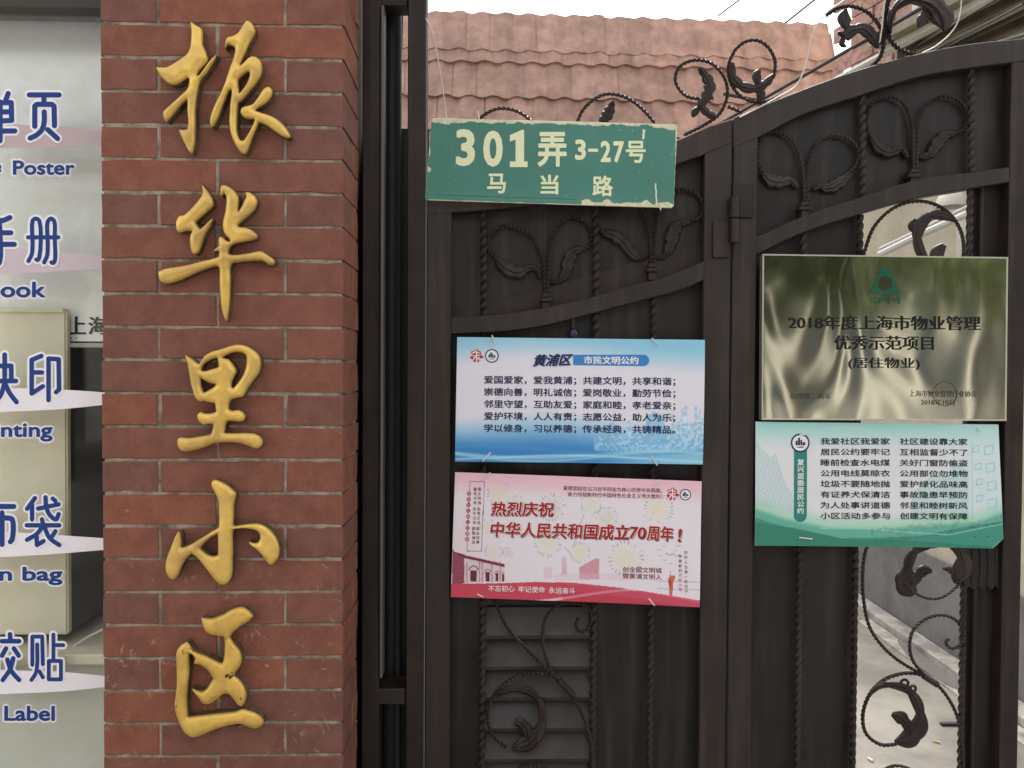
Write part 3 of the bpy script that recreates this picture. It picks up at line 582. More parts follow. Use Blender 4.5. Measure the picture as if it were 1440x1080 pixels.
# right opening, upper ring
SCR([(1209, 380), (1217, 350), (1230, 318), (1258, 292), (1290, 283), (1318, 289), (1340, 306), (1354, 335), (1352, 372), (1330, 400)], GR, r=.0046)
LEAF([(1346, 312), (1330, 304), (1311, 303), (1297, 313), (1290, 330), (1293, 350), (1305, 372)], [2, 6, 7, 8, 8, 7, 5], GR, lobes=3)
LEAF([(1288, 308), (1283, 318), (1284, 326)], [4, 6, 4], GR, lobes=1)
LEAF([(1312, 372), (1318, 356), (1328, 344)], [6, 9, 5], GR, lobes=1)
# right opening, lower part
SCR([(1224, 755), (1216, 780), (1213, 810), (1214, 840), (1222, 880), (1240, 908), (1262, 928), (1290, 945), (1312, 958), (1332, 980), (1346, 1008), (1353, 1045), (1355, 1120)], GR, r=.0044)
SCR([(1300, 950), (1284, 930), (1279, 908), (1285, 885), (1303, 870), (1325, 865), (1345, 873), (1355, 893), (1350, 907), (1338, 912), (1330, 905), (1334, 898)], GR)
SCR([(1305, 952), (1285, 947), (1265, 948), (1240, 958), (1221, 980), (1213, 1008), (1218, 1032), (1238, 1047), (1260, 1047)], GR, r=.0048)
mesh_obj('collar', *tube3(pxpath([(1298, 950), (1318, 963)], YV), .0075, 8), M_GATE, GR)
LEAF([(1222, 978), (1237, 965), (1258, 964), (1276, 970), (1288, 985), (1294, 1004), (1291, 1024), (1280, 1037), (1258, 1044)], [2, 4, 5, 6, 7, 8, 13, 14, 4], GR)
LEAF([(1254, 1004), (1268, 1010), (1277, 1021), (1283, 1034)], [4, 9, 7, 5], GR, lobes=2)
for cx_, cy_, rr in ((1272, 961, 7), (1284, 968, 5)):
    a = np.linspace(0, 2 * math.pi, 17); mesh_obj('leaf_eyelet', *tube3(PN(np.stack([cx_ + rr * .75 * np.cos(a), cy_ + rr * .75 * np.sin(a)], 1), YV - .004), .0035, 6), M_GATE, GR)
SCR([(1225, 1130), (1236, 1090), (1258, 1077), (1285, 1085), (1300, 1110)], GR)
LEAF([(1330, 758), (1310, 765), (1292, 770), (1280, 785), (1275, 805), (1272, 820), (1286, 836)], [6, 7, 7, 7, 9, 15, 7], GR)
LEAF([(1311, 803), (1298, 803), (1288, 812), (1280, 824)], [3, 8, 8, 6], GR, lobes=2)
LEAF([(1325, 762), (1340, 765), (1352, 778), (1355, 798), (1348, 816)], [5, 7, 9, 14, 9], GR, lobes=2)
LEAF([(1326, 799), (1338, 803), (1345, 815), (1340, 818)], [2, 5, 6, 3], GR, lobes=2)
SCR([(1278, 826), (1288, 835), (1308, 842), (1325, 840), (1340, 830), (1350, 820)], GR, r=.0036)
# scalloped sheet boss behind the right panel
pts = [(1352, 770), (1412, 762), (1412, 818)] + [(1412 - 60 * i / 30, 823 + 6 * abs(math.sin(i * math.pi / 6))) for i in range(31)]
mesh_obj('scalloped_plate', *prism(pts, YG + .014, YG + .02, .001), M_SHEET, GR)
for i in range(5): mesh_obj('scallop_rib', *tube3(pxpath([(1356 + i * 11, 772), (1357 + i * 11, 800), (1355 + i * 11, 822)], YG + .0135), .0028, 6), M_SHEET, GR)
# scrolls above the arch
SCR([(640, 265), (655, 215), (672, 170), (700, 153), (728, 157), (752, 176), (762, 200), (757, 225), (740, 240)], GL, M_GATE)
SCR([(800, 230), (806, 190), (822, 152), (850, 133), (880, 137), (905, 155), (925, 178), (945, 198)], GL, M_GATE)
LEAF([(840, 180), (855, 160), (862, 142)], [4, 8, 3], GL)
SCR([(1003, 138), (985, 139), (965, 135), (950, 115), (955, 95), (975, 85), (1000, 89), (1018, 108), (1023, 133), (1012, 160), (990, 176), (962, 190)], GL, M_GATE)
LEAF([(984, 95), (993, 108), (998, 120), (992, 137), (983, 150)], [4, 7, 8, 7, 5], GL); LEAF([(983, 150), (977, 158), (974, 165)], [3, 5, 2], GL, lobes=1); LEAF([(985, 150), (997, 160), (1008, 165)], [4, 6, 3], GL, lobes=2)
SCR([(1023, 150), (1044, 158)], GL, M_GATE)
SCR([(1034, 70), (1048, 59), (1065, 57), (1080, 66), (1090, 86), (1088, 110)], GL, M_GATE)
SCR([(1034, 70), (1025, 90), (1026, 112), (1038, 132), (1055, 142), (1075, 144), (1095, 136)], GL, M_GATE)
LEAF([(1030, 88), (1031, 108), (1044, 121), (1062, 124), (1078, 116), (1088, 104)], [3, 6, 7, 7, 6, 2], GL); LEAF([(1068, 122), (1070, 132), (1066, 142)], [3, 6, 3], GL, lobes=1); LEAF([(1066, 118), (1064, 106), (1068, 98)], [5, 6, 3], GL, lobes=1)
SCR([(1162, 22), (1178, 12), (1196, 9), (1218, 16), (1234, 32), (1243, 55), (1238, 80), (1226, 94)], GR, r=.005)
LEAF([(1188, 55), (1196, 44), (1212, 40), (1226, 50), (1234, 68)], [7, 8, 8, 10, 3], GR, lobes=3); LEAF([(1189, 40), (1187, 26), (1190, 12)], [5, 9, 2], GR, lobes=1); LEAF([(1178, 46), (1190, 50)], [3, 5], GR, lobes=1)
LEAF([(1186, 52), (1184, 62), (1190, 66)], [4, 4, 2], GR, lobes=1)
SCR([(1262, -22), (1250, 0), (1246, 25), (1249, 50), (1262, 67), (1282, 76), (1310, 78)], GR, r=.006)
SCR([(1246, 30), (1244, 50), (1240, 62)], GR, r=.006)
LEAF([(1252, 48), (1252, 25), (1262, 8), (1282, -3), (1300, 2), (1318, 12), (1326, 28), (1328, 44)], [2, 5, 6, 8, 9, 16, 15, 3], GR, lobes=4, th=.014)
LEAF([(1312, 12), (1300, 24), (1290, 38)], [8, 9, 4], GR, lobes=2)
# hinges
def hinge(pl, pr, yt, ym, yb, parent, nm):
    mesh_obj(nm, *prism([(pl, yt), (pr, yt), (pr, yb), (pl, yb)], YG - .006, YG + .004, .0015), M_GATE, parent)
hinge(1003, 1026, 310, 0, 362, GL, 'hinge_plate'); hinge(1031, 1059, 258, 0, 306, GR, 'hinge_plate')
for a, b, par in ((277, 306, GR), (308, 341, GL)):
    c0 = P(1033, a, YG - .014); c1 = P(1033, b, YG - .014); mesh_obj('hinge_barrel', *tube3([tuple(c0), tuple(c1)], .011, 14), M_GATE, par)
kb = P(806, 470, YG + .01); vv = []; ff = []
for i in range(9):
    for j in range(16):
        th = math.pi * i / 8; ph = 2 * math.pi * j / 16; vv.append((kb.x + .013 * math.sin(th) * math.cos(ph), kb.y - .01 + .013 * math.sin(th) * math.sin(ph), kb.z + .013 * math.cos(th)))
for i in range(8):
    for j in range(16): ff.append((i * 16 + j, i * 16 + (j + 1) % 16, (i + 1) * 16 + (j + 1) % 16, (i + 1) * 16 + j))
mesh_obj('ball_knob', vv, ff, mat('blue_black_enamel', (.01, .015, .04), .2), GL, True)
mesh_obj('knob_stem', *tube3([tuple(kb), (kb.x, kb.y, kb.z + .05)], .004, 8), M_GATE, GL)
# ================================================================= SHEETS: SIGN, POSTERS, PLAQUE
def grid_sheet(name, corners, Y, fn, parent, nx, ny, mask=None):
    """corners TL TR BR BL in px; printed front made of a fine coloured grid"""
    TL, TR, BR, BL = [np.array(c, float) for c in corners]
    u, v = np.meshgrid(np.linspace(0, 1, nx), np.linspace(0, 1, ny), indexing='xy'); u = u.ravel(); v = v.ravel()
    p = (1 - v)[:, None] * ((1 - u)[:, None] * TL + u[:, None] * TR) + v[:, None] * ((1 - u)[:, None] * BL + u[:, None] * BR)
    col = fn(u, v, p[:, 0], p[:, 1]); col = np.clip(col, 0, 1); colL = np.where(col <= .04045, col / 12.92, ((col + .055) / 1.055) ** 2.4)
    W = PN(p, Y); keep = np.ones(len(u), bool) if mask is None else mask(p[:, 0], p[:, 1])
    F = []
    idx = np.arange(nx * ny).reshape(ny, nx); q = np.stack([idx[:-1, :-1], idx[1:, :-1], idx[1:, 1:], idx[:-1, 1:]], -1).reshape(-1, 4)
    q = q[keep[q].all(1)]; o = mesh_obj(name, W, q.tolist(), M_PRINT, parent)
    a = o.data.color_attributes.new('print', 'FLOAT_COLOR', 'POINT'); buf = np.ones((len(u), 4)); buf[:, :3] = colL; a.data.foreach_set('color', buf.ravel()); return o
def vnoise(x, y, s, seed=0):
    r = np.random.default_rng(seed).random((64, 64)); x = x / s; y = y / s; xi = np.floor(x).astype(int); yi = np.floor(y).astype(int); fx = x - xi; fy = y - yi
    fx = fx * fx * (3 - 2 * fx); fy = fy * fy * (3 - 2 * fy); g = lambda i, j: r[i % 64, j % 64]
    return (g(xi, yi) * (1 - fx) + g(xi + 1, yi) * fx) * (1 - fy) + (g(xi, yi + 1) * (1 - fx) + g(xi + 1, yi + 1) * fx) * fy
def fbm(x, y, s, seed=0): return (vnoise(x, y, s, seed) * .5 + vnoise(x, y, s / 2, seed + 1) * .3 + vnoise(x, y, s / 4, seed + 2) * .2)
def ss(a, b, x): t = np.clip((x - a) / (b - a), 0, 1); return t * t * (3 - 2 * t)
def mixc(c, k, m_): return c * (1 - m_)[:, None] + np.array(k)[None] * m_[:, None]
def backing(corners, Y, th, parent, m, name='board'):
    return mesh_obj(name, *prism(corners, Y + .0004, Y + th, .0005), m, parent)
M_BOARD = mat('board_edge', (.6, .6, .6), .5)
def tie(px, py, dx, dy, Y, parent):
    mesh_obj('cable_tie', *merge([tube3(pxpath([(px, py), (px + dx * .5, py + dy * .5), (px + dx, py + dy)], Y - .004), .0016, 6), tube3([tuple(P(px + dx, py + dy, Y - .004)), tuple(P(px + dx + .5, py + dy + .3, Y + .04))], .0014, 6)]), M_TIE, parent)
# --- green street sign
YN = YG - .022
SG = [(607, 167), (952, 175), (947, 292), (598, 281)]
SGR = []
for (cx_, cy_), (a0) in zip(((611.5, 171), (947.5, 179.5), (942.5, 287.5), (602.8, 276.5)), (180, 270, 0, 90)):
    for k in range(7):
        an = math.radians(a0 + k * 15); SGR.append((cx_ + 5 * math.cos(an), cy_ + 5 * math.sin(an)))
ns = thing('street_sign', P(775, 285, YN), 'green enamel house number sign with chipped cream edges reading 301', 'sign')
backing(SGR, YN, .0035, ns, flat('sign_back_cream', (.82, .81, .68)), 'board')
def fsign(u, v, x, y):
    n = fbm(x, y, 14, 3); n2 = fbm(x, y, 5, 8)
    c = np.tile(np.array([.27, .49, .44]), (len(x), 1)); c *= (1 + .10 * (fbm(x, y, 60, 5) - .5))[:, None]
    c = mixc(c, (.32, .55, .50), ss(.7, 1, v) * .5)
    dx = np.minimum(u * 347, (1 - u) * 347); dy = np.minimum(v * 115, (1 - v) * 115)
    wl = np.where((u < .5) & (v < .66), 9, 1.5); wr = 3.0; wt = np.where((u < .1) | (u > .9), 8.5, 6); wb = np.where(u > .62, 7.5, 1.0)
    edge = (u * 347 < wl * (n * 1.4 + .1)) | ((1 - u) * 347 < wr * (n * .8 + .5)) | (v * 115 < wt * (n * 1.5 - .05)) | ((1 - v) * 115 < wb * (n * 1.6 - .05))
    c[edge] = (np.array([.84, .83, .70])[None] * (.88 + .2 * n2[edge])[:, None])
    ln = (np.abs(v - .935) < .006) & (u > .05) & (u < .6); c[ln] *= .75
    st = (np.abs(x - 922 - (y - 260) * .05) < 1) & (y > 258) & (y < 288); c[st] = (.85, .84, .72)
    st = (np.abs(x - 905 + (y - 190) * .1) < 1.6) & (y > 182) & (y < 196); c[st] = (.85, .86, .78)
    sc_ = (fbm(x, y, 3.2, 21) > .82) & (fbm(x, y, 30, 22) > .55); c[sc_] = c[sc_] * .4 + np.array([.8, .8, .68]) * .6
    return c
def sgmask(x, y): return polymask(x, y, SGR)
grid_sheet('printed_face', [(598, 166), (953, 174), (953, 293), (597, 281)], YN, fsign, ns, 540, 190, sgmask)
yn = YN - .0006
for ch, a, b, yb, h, of in (('3', 641, 668, 233.5, 52, .035), ('0', 679.5, 707, 234.5, 51, .035), ('弄', 756, 797, 234.5, 49, .028), ('3', 808.5, 824, 225, 29, .035), ('2', 844.5, 859, 228, 30, .035), ('7', 862.5, 877.5, 228.5, 30, .035), ('号', 880, 908, 229, 31, .026), ('马', 685, 711.5, 272, 28, .026), ('当', 760, 785.5, 273.5, 28, .026), ('路', 833, 862, 276, 29, .026)):
    lettering(ch, a, yb, b, yb, h, yn, I_CREAM, ns, off=of)
flatpoly([(717, 190), (734, 182.5), (737, 182.5), (737, 227), (742, 227), (742, 235), (717, 235), (717, 227), (725, 227), (725, 196), (717, 199)], yn, I_CREAM, ns, 'lettering')
flatpoly([(827, 209), (841, 209), (841, 213.5), (827, 213.5)], yn, I_CREAM, ns, 'lettering')
tie(674, 168, -2, -11, YN, ns); tie(928, 285, 1, 10, YN, ns)
# --- seal and round logo prints
def round_logo(cx, cy, r, Y, parent, m=I_NAVY):
    a = np.linspace(0, 2 * math.pi, 33)[:-1]
    o = [(cx + r * math.cos(t), cy + r * math.sin(t)) for t in a]; i_ = [(cx + r * .84 * math.cos(t), cy + r * .84 * math.sin(t)) for t in a]
    n = 32; V = PN(o + i_, Y); F = [(k, (k + 1) % n, n + (k + 1) % n, n + k) for k in range(n)]
    disc = flatpoly([(cx + r * .98 * math.cos(t), cy + r * .98 * math.sin(t)) for t in a], Y + .0002, I_WHITE, parent, 'emblem_ground')
    parts = [(V, F)]
    for x0, x1, y0, y1 in ((-.5, -.28, -.2, .25), (-.24, -.02, -.5, .25), (.02, .2, -.3, .25), (.24, .52, -.05, .25), (-.35, .35, .42, .5)):
        q = [(cx + x0 * r, cy + y0 * r), (cx + x1 * r, cy + (y0 - .06) * r), (cx + x1 * r, cy + y1 * r), (cx + x0 * r, cy + y1 * r)]; parts.append((PN(q, Y), [(0, 1, 2, 3)]))
    mesh_obj('round_emblem', *merge(parts), m, parent)
def red_logo(cx, cy, r, Y, parent):
    pts = [(cx + r * (1 + .18 * math.sin(5 * t + .7) + .1 * math.sin(9 * t)) * math.cos(t) * .92, cy + r * (1 + .14 * math.sin(7 * t)) * math.sin(t)) for t in np.linspace(0, 2 * math.pi, 41)[:-1]]
    flatpoly(pts, Y + .0002, flat('seal_red', (.75, .2, .2)) if 'seal_red' not in MATS else MATS['seal_red'], parent, 'red_seal')
    strokes([[(-6, -4), (-1, -6), (4, -4)], [(-5, 0), (5, -1)], [(0, -8), (0, 8)], [(-5, 6), (-2, 2), (4, 6)], [(3, 2), (6, 5)]], .75 * r / 9, Y, I_WHITE, parent, 'seal_figure', (cx, cy), 9 / r)
# --- blue poster
YB = YG - .008
BC = [(643, 474), (991, 478), (988, 653), (640, 649)]
bp = thing('blue_poster', P(815, 651, YB), 'blue and white printed poster with five text lines above a faint skyline', 'poster', 'printed boards tied to the gate')
backing(BC, YB, .003, bp, M_BOARD)
def fblue(u, v, x, y):
    c = np.tile(np.array([.90, .885, .925]), (len(u), 1))
    c = mixc(c, (.56, .79, .89), 1 - ss(.0, .26, v + .05 * np.sin(u * 5)))
    e = .70 - .06 * ss(0, .4, u) + .10 * ss(.35, .9, u)
    c = mixc(c, (.66, .82, .92), ss(e - .08, e + .06, v) * .9); c = mixc(c, (.20, .52, .78), ss(e, .93, v) * (1 - ss(.45, .95, u) * .55))
    # skyline
    bx = np.floor(u * 75).astype(int); hh = np.random.default_rng(4).random(90)[bx]; top = .80 - hh * .20 * ss(.5, .78, u) - .12 * ss(.8, 1, u)
    sk = (v > top) & (v < .90) & (u > .56); tex = fbm(x, y, 3, 6)
    c[sk] = c[sk] * .45 + (np.array([.62, .80, .92]) * (1 - (tex[sk] < .45) * .12)[:, None] + (tex[sk] > .56)[:, None] * .16) * .55
    tw = polymask(u, v, [(.755, .85), (.77, .62), (.80, .58), (.83, .60), (.85, .72), (.86, .85)]); c[tw] = c[tw] * .5 + np.array([.45, .70, .88]) * .5
    dome = ((u - .63) ** 2 / .0006 + (v - .75) ** 2 / .006 < 1); c[dome] = c[dome] * .5 + np.array([.5, .72, .88]) * .5
    br = (v > .6) & (u > .87) & ((np.abs(v - (.70 - .25 * (u - .87))) < .008) | ((np.mod(u * 90, 1) < .25) & (v < .78) & (v > .66))); c[br] = c[br] * .7 + np.array([.4, .6, .8]) * .3
    for k, (a, b, w_, cc) in enumerate(((.93, .035, .012, (.70, .87, .95)), (.90, -.03, .016, (.30, .58, .82)), (.96, .02, .01, (.78, .92, .96)), (.945, -.045, .012, (.62, .85, .93)))):
        yy = a + b * np.sin(u * 5.5 + k); m_ = np.exp(-((v - yy) / w_) ** 2) * .7; c = mixc(c, cc, m_)
    c = mixc(c, (.62, .86, .92), ss(.5, 1, u) * ss(.86, .96, v) * .6)
    return c
grid_sheet('printed_face', BC, YB, fblue, bp, 350, 176)
yb_ = YB - .0005
for i, L_ in enumerate(['爱国爱家，爱我黄浦；共建文明，共享和谐；', '崇德向善，明礼诚信；爱岗敬业，勤劳节俭；', '邻里守望，互助友爱；家庭和睦，孝老爱亲；', '爱护环境，人人有责；志愿公益，助人为乐；', '学以修身，习以养德；传承经典，共铸精品。']):
    y0 = 540.5 + i * 17.0
    lettering(L_, 680.5, y0, 949.5, y0 + 2.4, 12.3, yb_, I_NAVY, bp, off=.022)
o = lettering('黄浦区', 749, 515.5, 806, 514, 17, yb_ - .0004, I_NAVY, bp, off=.035, shear=.3); lettering('黄浦区', 749, 515.5, 806, 514, 17, yb_, flat('ink_soft_blue', (.62, .68, .85)), bp, off=.07, shear=.3, dx=.8, dy=1, name='lettering_outline')
pill = [(806, 499)] + [(905 + 8 * math.cos(t), 506.8 + 8 * math.sin(t)) for t in np.linspace(-math.pi / 2, math.pi / 2, 11)] + [(806, 513.5)]
V = PN(pill, yb_); pm = bpy.data.materials.new('pill_gradient'); pm.use_nodes = True
mesh_obj('title_band', V, [tuple(range(len(V)))], flat('band_blue', (.24, .52, .78)), bp)
lettering('市民文明公约', 821, 512, 898, 512.6, 11.3, yb_ - .0004, I_WHITE, bp, off=.03)
red_logo(670, 500.5, 8.6, yb_ - .0002, bp); round_logo(691.7, 500.5, 9.6, yb_ - .0002, bp)
for a in ((696, 483, -4, -11), (927, 485, -10, -9), (690, 636, -11, 12), (916, 641, 8, 13)): tie(*a, YB, bp)
# --- pink poster
PC = [(640, 664), (987, 677), (983, 853), (634, 839)]
pp = thing('pink_poster', P(810, 846, YB), 'pink and red printed poster with fireworks and large red characters, below the blue poster', 'poster', 'printed boards tied to the gate')
backing(PC, YB, .003, pp, M_BOARD)
Sx = lambda x: 620 + x / 3.692; Sy = lambda y: 650 + y / 3.692
def fpink(u, v, x, y):
    X_ = (x - 620) * 3.692; Y_ = (y - 650) * 3.692
    c = np.tile(np.array([.92, .885, .91]), (len(u), 1)); c = mixc(c, (.93, .74, .80), 1 - ss(0, .22, v)); c = mixc(c, (.95, .80, .85), (1 - ss(0, .5, np.abs(u - 0) + (1 - v) * .6)) * .6)
    r = np.random.default_rng(12)
    for (fx, fy, R, cc) in ((305, 165, 70, (.85, .82, .45)), (395, 215, 45, (.8, .8, .55)), (575, 235, 75, (.6, .66, .6)), (780, 215, 60, (.82, .84, .65)), (860, 290, 65, (.7, .72, .5)), (1130, 245, 80, (.86, .86, .42)), (555, 425, 70, (.85, .85, .5)), (722, 470, 55, (.90, .86, .38)), (960, 500, 95, (.88, .84, .5)), (275, 465, 50, (.8, .8, .55)), (345, 470, 28, (.85, .5, .7)), (240, 330, 40, (.85, .85, .6))):
        d = np.hypot(X_ - fx, (Y_ - fy)); an = np.arctan2(Y_ - fy, X_ - fx)
        ray = (np.sin(an * 17 + d * .04) > .35) & (fbm(X_, Y_, 9, int(fx)) > .42); m_ = np.where(ray, 1., .18) * (1 - ss(R * .25, R, d)) * .5; c = mixc(c, cc, m_)
        rim = (np.abs(d - R * .88) < R * .12) & (np.sin(an * 26) > .55) & (vnoise(X_, Y_, 12, 3) > .45); c[rim] = c[rim] * .6 + np.array([.35, .4, .45]) * .4
    for x0, y0, x1, y1 in ((745, 270, 720, 330), (700, 380, 690, 440), (640, 440, 670, 470)):
        t = np.clip(((X_ - x0) * (x1 - x0) + (Y_ - y0) * (y1 - y0)) / ((x1 - x0) ** 2 + (y1 - y0) ** 2), 0, 1); d = np.hypot(X_ - x0 - t * (x1 - x0), Y_ - y0 - t * (y1 - y0)); c = mixc(c, (.6, .6, .7), (d < 2.5) * .5)
    # faded blocks behind
    for q, cc, k in (([(718, 545), (800, 500), (822, 500), (822, 608), (720, 608)], (.80, .45, .52), .75), ([(630, 490), (650, 490), (655, 585), (625, 590)], (.83, .6, .66), .6), ([(535, 545), (575, 540), (578, 605), (535, 605)], (.9, .75, .8), .7), ([(590, 580), (1000, 575), (1000, 615), (590, 615)], (.9, .75, .8), .45)):
        m_ = polymask(X_, Y_, q); l = np.where(np.mod(Y_, 9) < 3, .6, 1.); c = mixc(c, cc, m_ * k * l)
    # old masonry hall
    m_ = polymask(X_, Y_, [(60, 460), (125, 478), (125, 628), (58, 632)]); c[m_] = np.array([.62, .30, .38]) * (1 - (np.mod(Y_[m_], 10) < 3) * .25)[:, None]
    m_ = polymask(X_, Y_, [(122, 492), (330, 540), (332, 612), (122, 628)]); c[m_] = (.88, .80, .83)
    m_ = polymask(X_, Y_, [(60, 446), (75, 470), (330, 528), (332, 545), (125, 497), (60, 462)]); c[m_] = (.48, .16, .24)
    for dx0, dx1, t in ((153, 186, 560), (232, 253, 570), (283, 298, 575), (318, 328, 578)):
        m_ = (X_ > dx0) & (X_ < dx1) & (Y_ > t) & (Y_ < 618); c[m_] = (.42, .12, .18)
        m_ = (np.hypot(X_ - (dx0 + dx1) / 2, (Y_ - t) * 1.0) < (dx1 - dx0) * .8) & (Y_ < t) & (np.hypot(X_ - (dx0 + dx1) / 2, Y_ - t) > (dx1 - dx0) * .55); c[m_] = (.66, .42, .48)
    for cx_ in (135, 200, 215, 265, 308): m_ = (np.abs(X_ - cx_) < 4) & (Y_ > 515) & (Y_ < 622); c[m_] = c[m_] * .5 + np.array([.6, .38, .45]) * .5
    # red ribbon at the foot
    tp = np.interp(u, [0, .2, .35, .5, .72, 1], [.895, .875, .852, .85, .88, .945]); rb = v > tp
    c[rb] = np.array([.80, .27, .35]); c = mixc(c, (.87, .42, .48), rb * ss(.35, .7, u) * (1 - ss(.6, 1, np.abs(v - tp - .03) / .05)) * .8)
    wv = np.abs(v - (1.02 - .14 * ss(.25, .8, u) + .05 * ss(.8, 1, u))) < .010; c[wv & rb] = (.93, .72, .76)
    m_ = (v > .97 - .10 * np.sin(u * 3.1)) & rb & (u > .45); c[m_] = c[m_] * .6 + np.array([.72, .18, .28]) * .4
    for yy in (.80, .86): m_ = (np.abs(v - yy - .04 * (1 - u)) < .004) & (u > .83); c[m_] = c[m_] * .6 + np.array([.7, .6, .65]) * .4
    # raised hand and doves
    m_ = polymask(X_, Y_, [(1182, 690), (1183, 640), (1176, 612), (1186, 590), (1190, 560), (1194, 590), (1210, 585), (1217, 592), (1205, 625), (1200, 690)]); c[m_] = (.80, .42, .32)
    m_ = polymask(X_, Y_, [(1186, 600), (1196, 620), (1192, 650), (1184, 650)]); c[m_] = (.72, .22, .22)
    for bx_, by_, s_ in ((1133, 455, 12), (1160, 437, 10), (1188, 480, 22), (1222, 485, 16), (1140, 485, 10), (1162, 508, 12), (1192, 525, 10), (1228, 435, 14), (1218, 460, 9)):
        m_ = (np.abs(Y_ - by_ + .5 * np.abs(X_ - bx_) - 2) < s_ * .18) & (np.abs(X_ - bx_) < s_); c[m_] = c[m_] * .3 + np.array([.58, .62, .78]) * .7
    # framed verse
    bxm = lambda g_: ((X_ > 148 + g_) & (X_ < 228 - g_) & (Y_ > 98 + g_) & (Y_ < 462 - g_)); rx = X_ + (Y_ - 280) * .04
    fm = ((rx > 141) & (rx < 220) & (Y_ > 98) & (Y_ < 462)) & ~((rx > 144) & (rx < 217) & (Y_ > 101) & (Y_ < 459)); c[fm] = (.45, .2, .28)
    return c
grid_sheet('printed_face', PC, YB, fpink, pp, 460, 236)
def plet(body, x0, y0, x1, y1, h, m, off, **k): return lettering(body, Sx(x0), Sy(y0), Sx(x1), Sy(y1), h / 3.692, yb_ - k.pop('up', 0), m, pp, off=off, **k)
I_GOLDP = flat('ink_shadow', (.45, .42, .45))
for bd, x0, y0, x1, y1, h in (('热烈庆祝', 258, 278, 585, 282, 74), ('中华人民共和国成立', 257, 388, 978, 404, 80), ('70', 980, 395, 1065, 400, 62), ('周年', 1068, 405, 1205, 412, 78), ('!', 1228, 413, 1250, 413, 68)):
    plet(bd, x0, y0, x1, y1, h, I_GOLDP, .04, shear=.12, dx=1.2, dy=1.2, name='lettering_shadow'); plet(bd, x0, y0, x1, y1, h, I_WHITE, .065, shear=.12, up=.0002, name='lettering_outline'); plet(bd, x0, y0, x1, y1, h, I_RED, .03, shear=.12, up=.0006)
plet('紧密团结在以习近平同志为核心的党中央周围，', 636, 146, 1148, 160, 24, I_DRED, .01); plet('奋力夺取新时代中国特色社会主义伟大胜利！', 658, 178, 1150, 190, 24, I_DRED, .01)
plet('创全国文明城', 944, 571, 1146, 576, 29, I_DRED, .012); plet('做黄浦文明人', 944, 604, 1146, 611, 29, I_DRED, .012)
plet('不忘初心', 246, 670, 382, 672, 32, I_WHITE, .012, up=.0002); plet('牢记使命', 402, 674, 540, 677, 32, I_WHITE, .012, up=.0002); plet('永远奋斗', 560, 680, 697, 684, 32, I_WHITE, .012, up=.0002)
for k, s_ in enumerate(('富民文和', '自平公法', '爱敬诚友')): vtext(s_, Sx(178 - k * 4), Sy(128 + k * 102), Sy(222 + k * 102), 5.2, yb_, I_DRED, pp, .01)
for k, s_ in enumerate(('强主明谐', '由等正治', '国业信善')): vtext(s_, Sx(200 - k * 4), Sy(128 + k * 102), Sy(222 + k * 102), 5.2, yb_, I_DRED, pp, .01)
dots = [(Sx(146 - i * 1.2), Sy(163 + i * 29.5)) for i in range(9)]
mesh_obj('text_dots', *merge([(PN([(a + 3 * math.cos(t), b + 3 * math.sin(t)) for t in np.linspace(0, 2 * math.pi, 13)[:-1]], yb_), [tuple(range(12))]) for a, b in dots]), I_RED, pp)
for (a, b), ch in zip(dots, '社会主义核心价值观'): pass
V, F = merge([(lambda T: (PN(np.stack([a + (T[0][:, 0] - .5) * 4.2, b - (T[0][:, 1] - .38) * 4.2], 1), yb_ - .0003 - T[0][:, 2] * .02), T[1]))(text_mesh(ch)) for (a, b), ch in zip(dots, '社会主义核心价值观')]); mesh_obj('lettering', V, F, I_WHITE, pp)
vtext('扣好人生第一粒扣子', Sx(1271), Sy(455), Sy(680), 5.0, yb_, I_DRED, pp, .005); vtext('争做新时代好少年', Sx(1241), Sy(475), Sy(672), 5.0, yb_, I_DRED, pp, .005)
red_logo(Sx(1203), Sy(166), 8.2, yb_ - .0002, pp); round_logo(Sx(1270), Sy(169), 8, yb_ - .0002, pp)
for a in ((677, 674, 12, -9), (917, 682, 11, -7), (671, 835, 8, 4), (912, 841, 8, 10)): tie(*a, YB, pp)
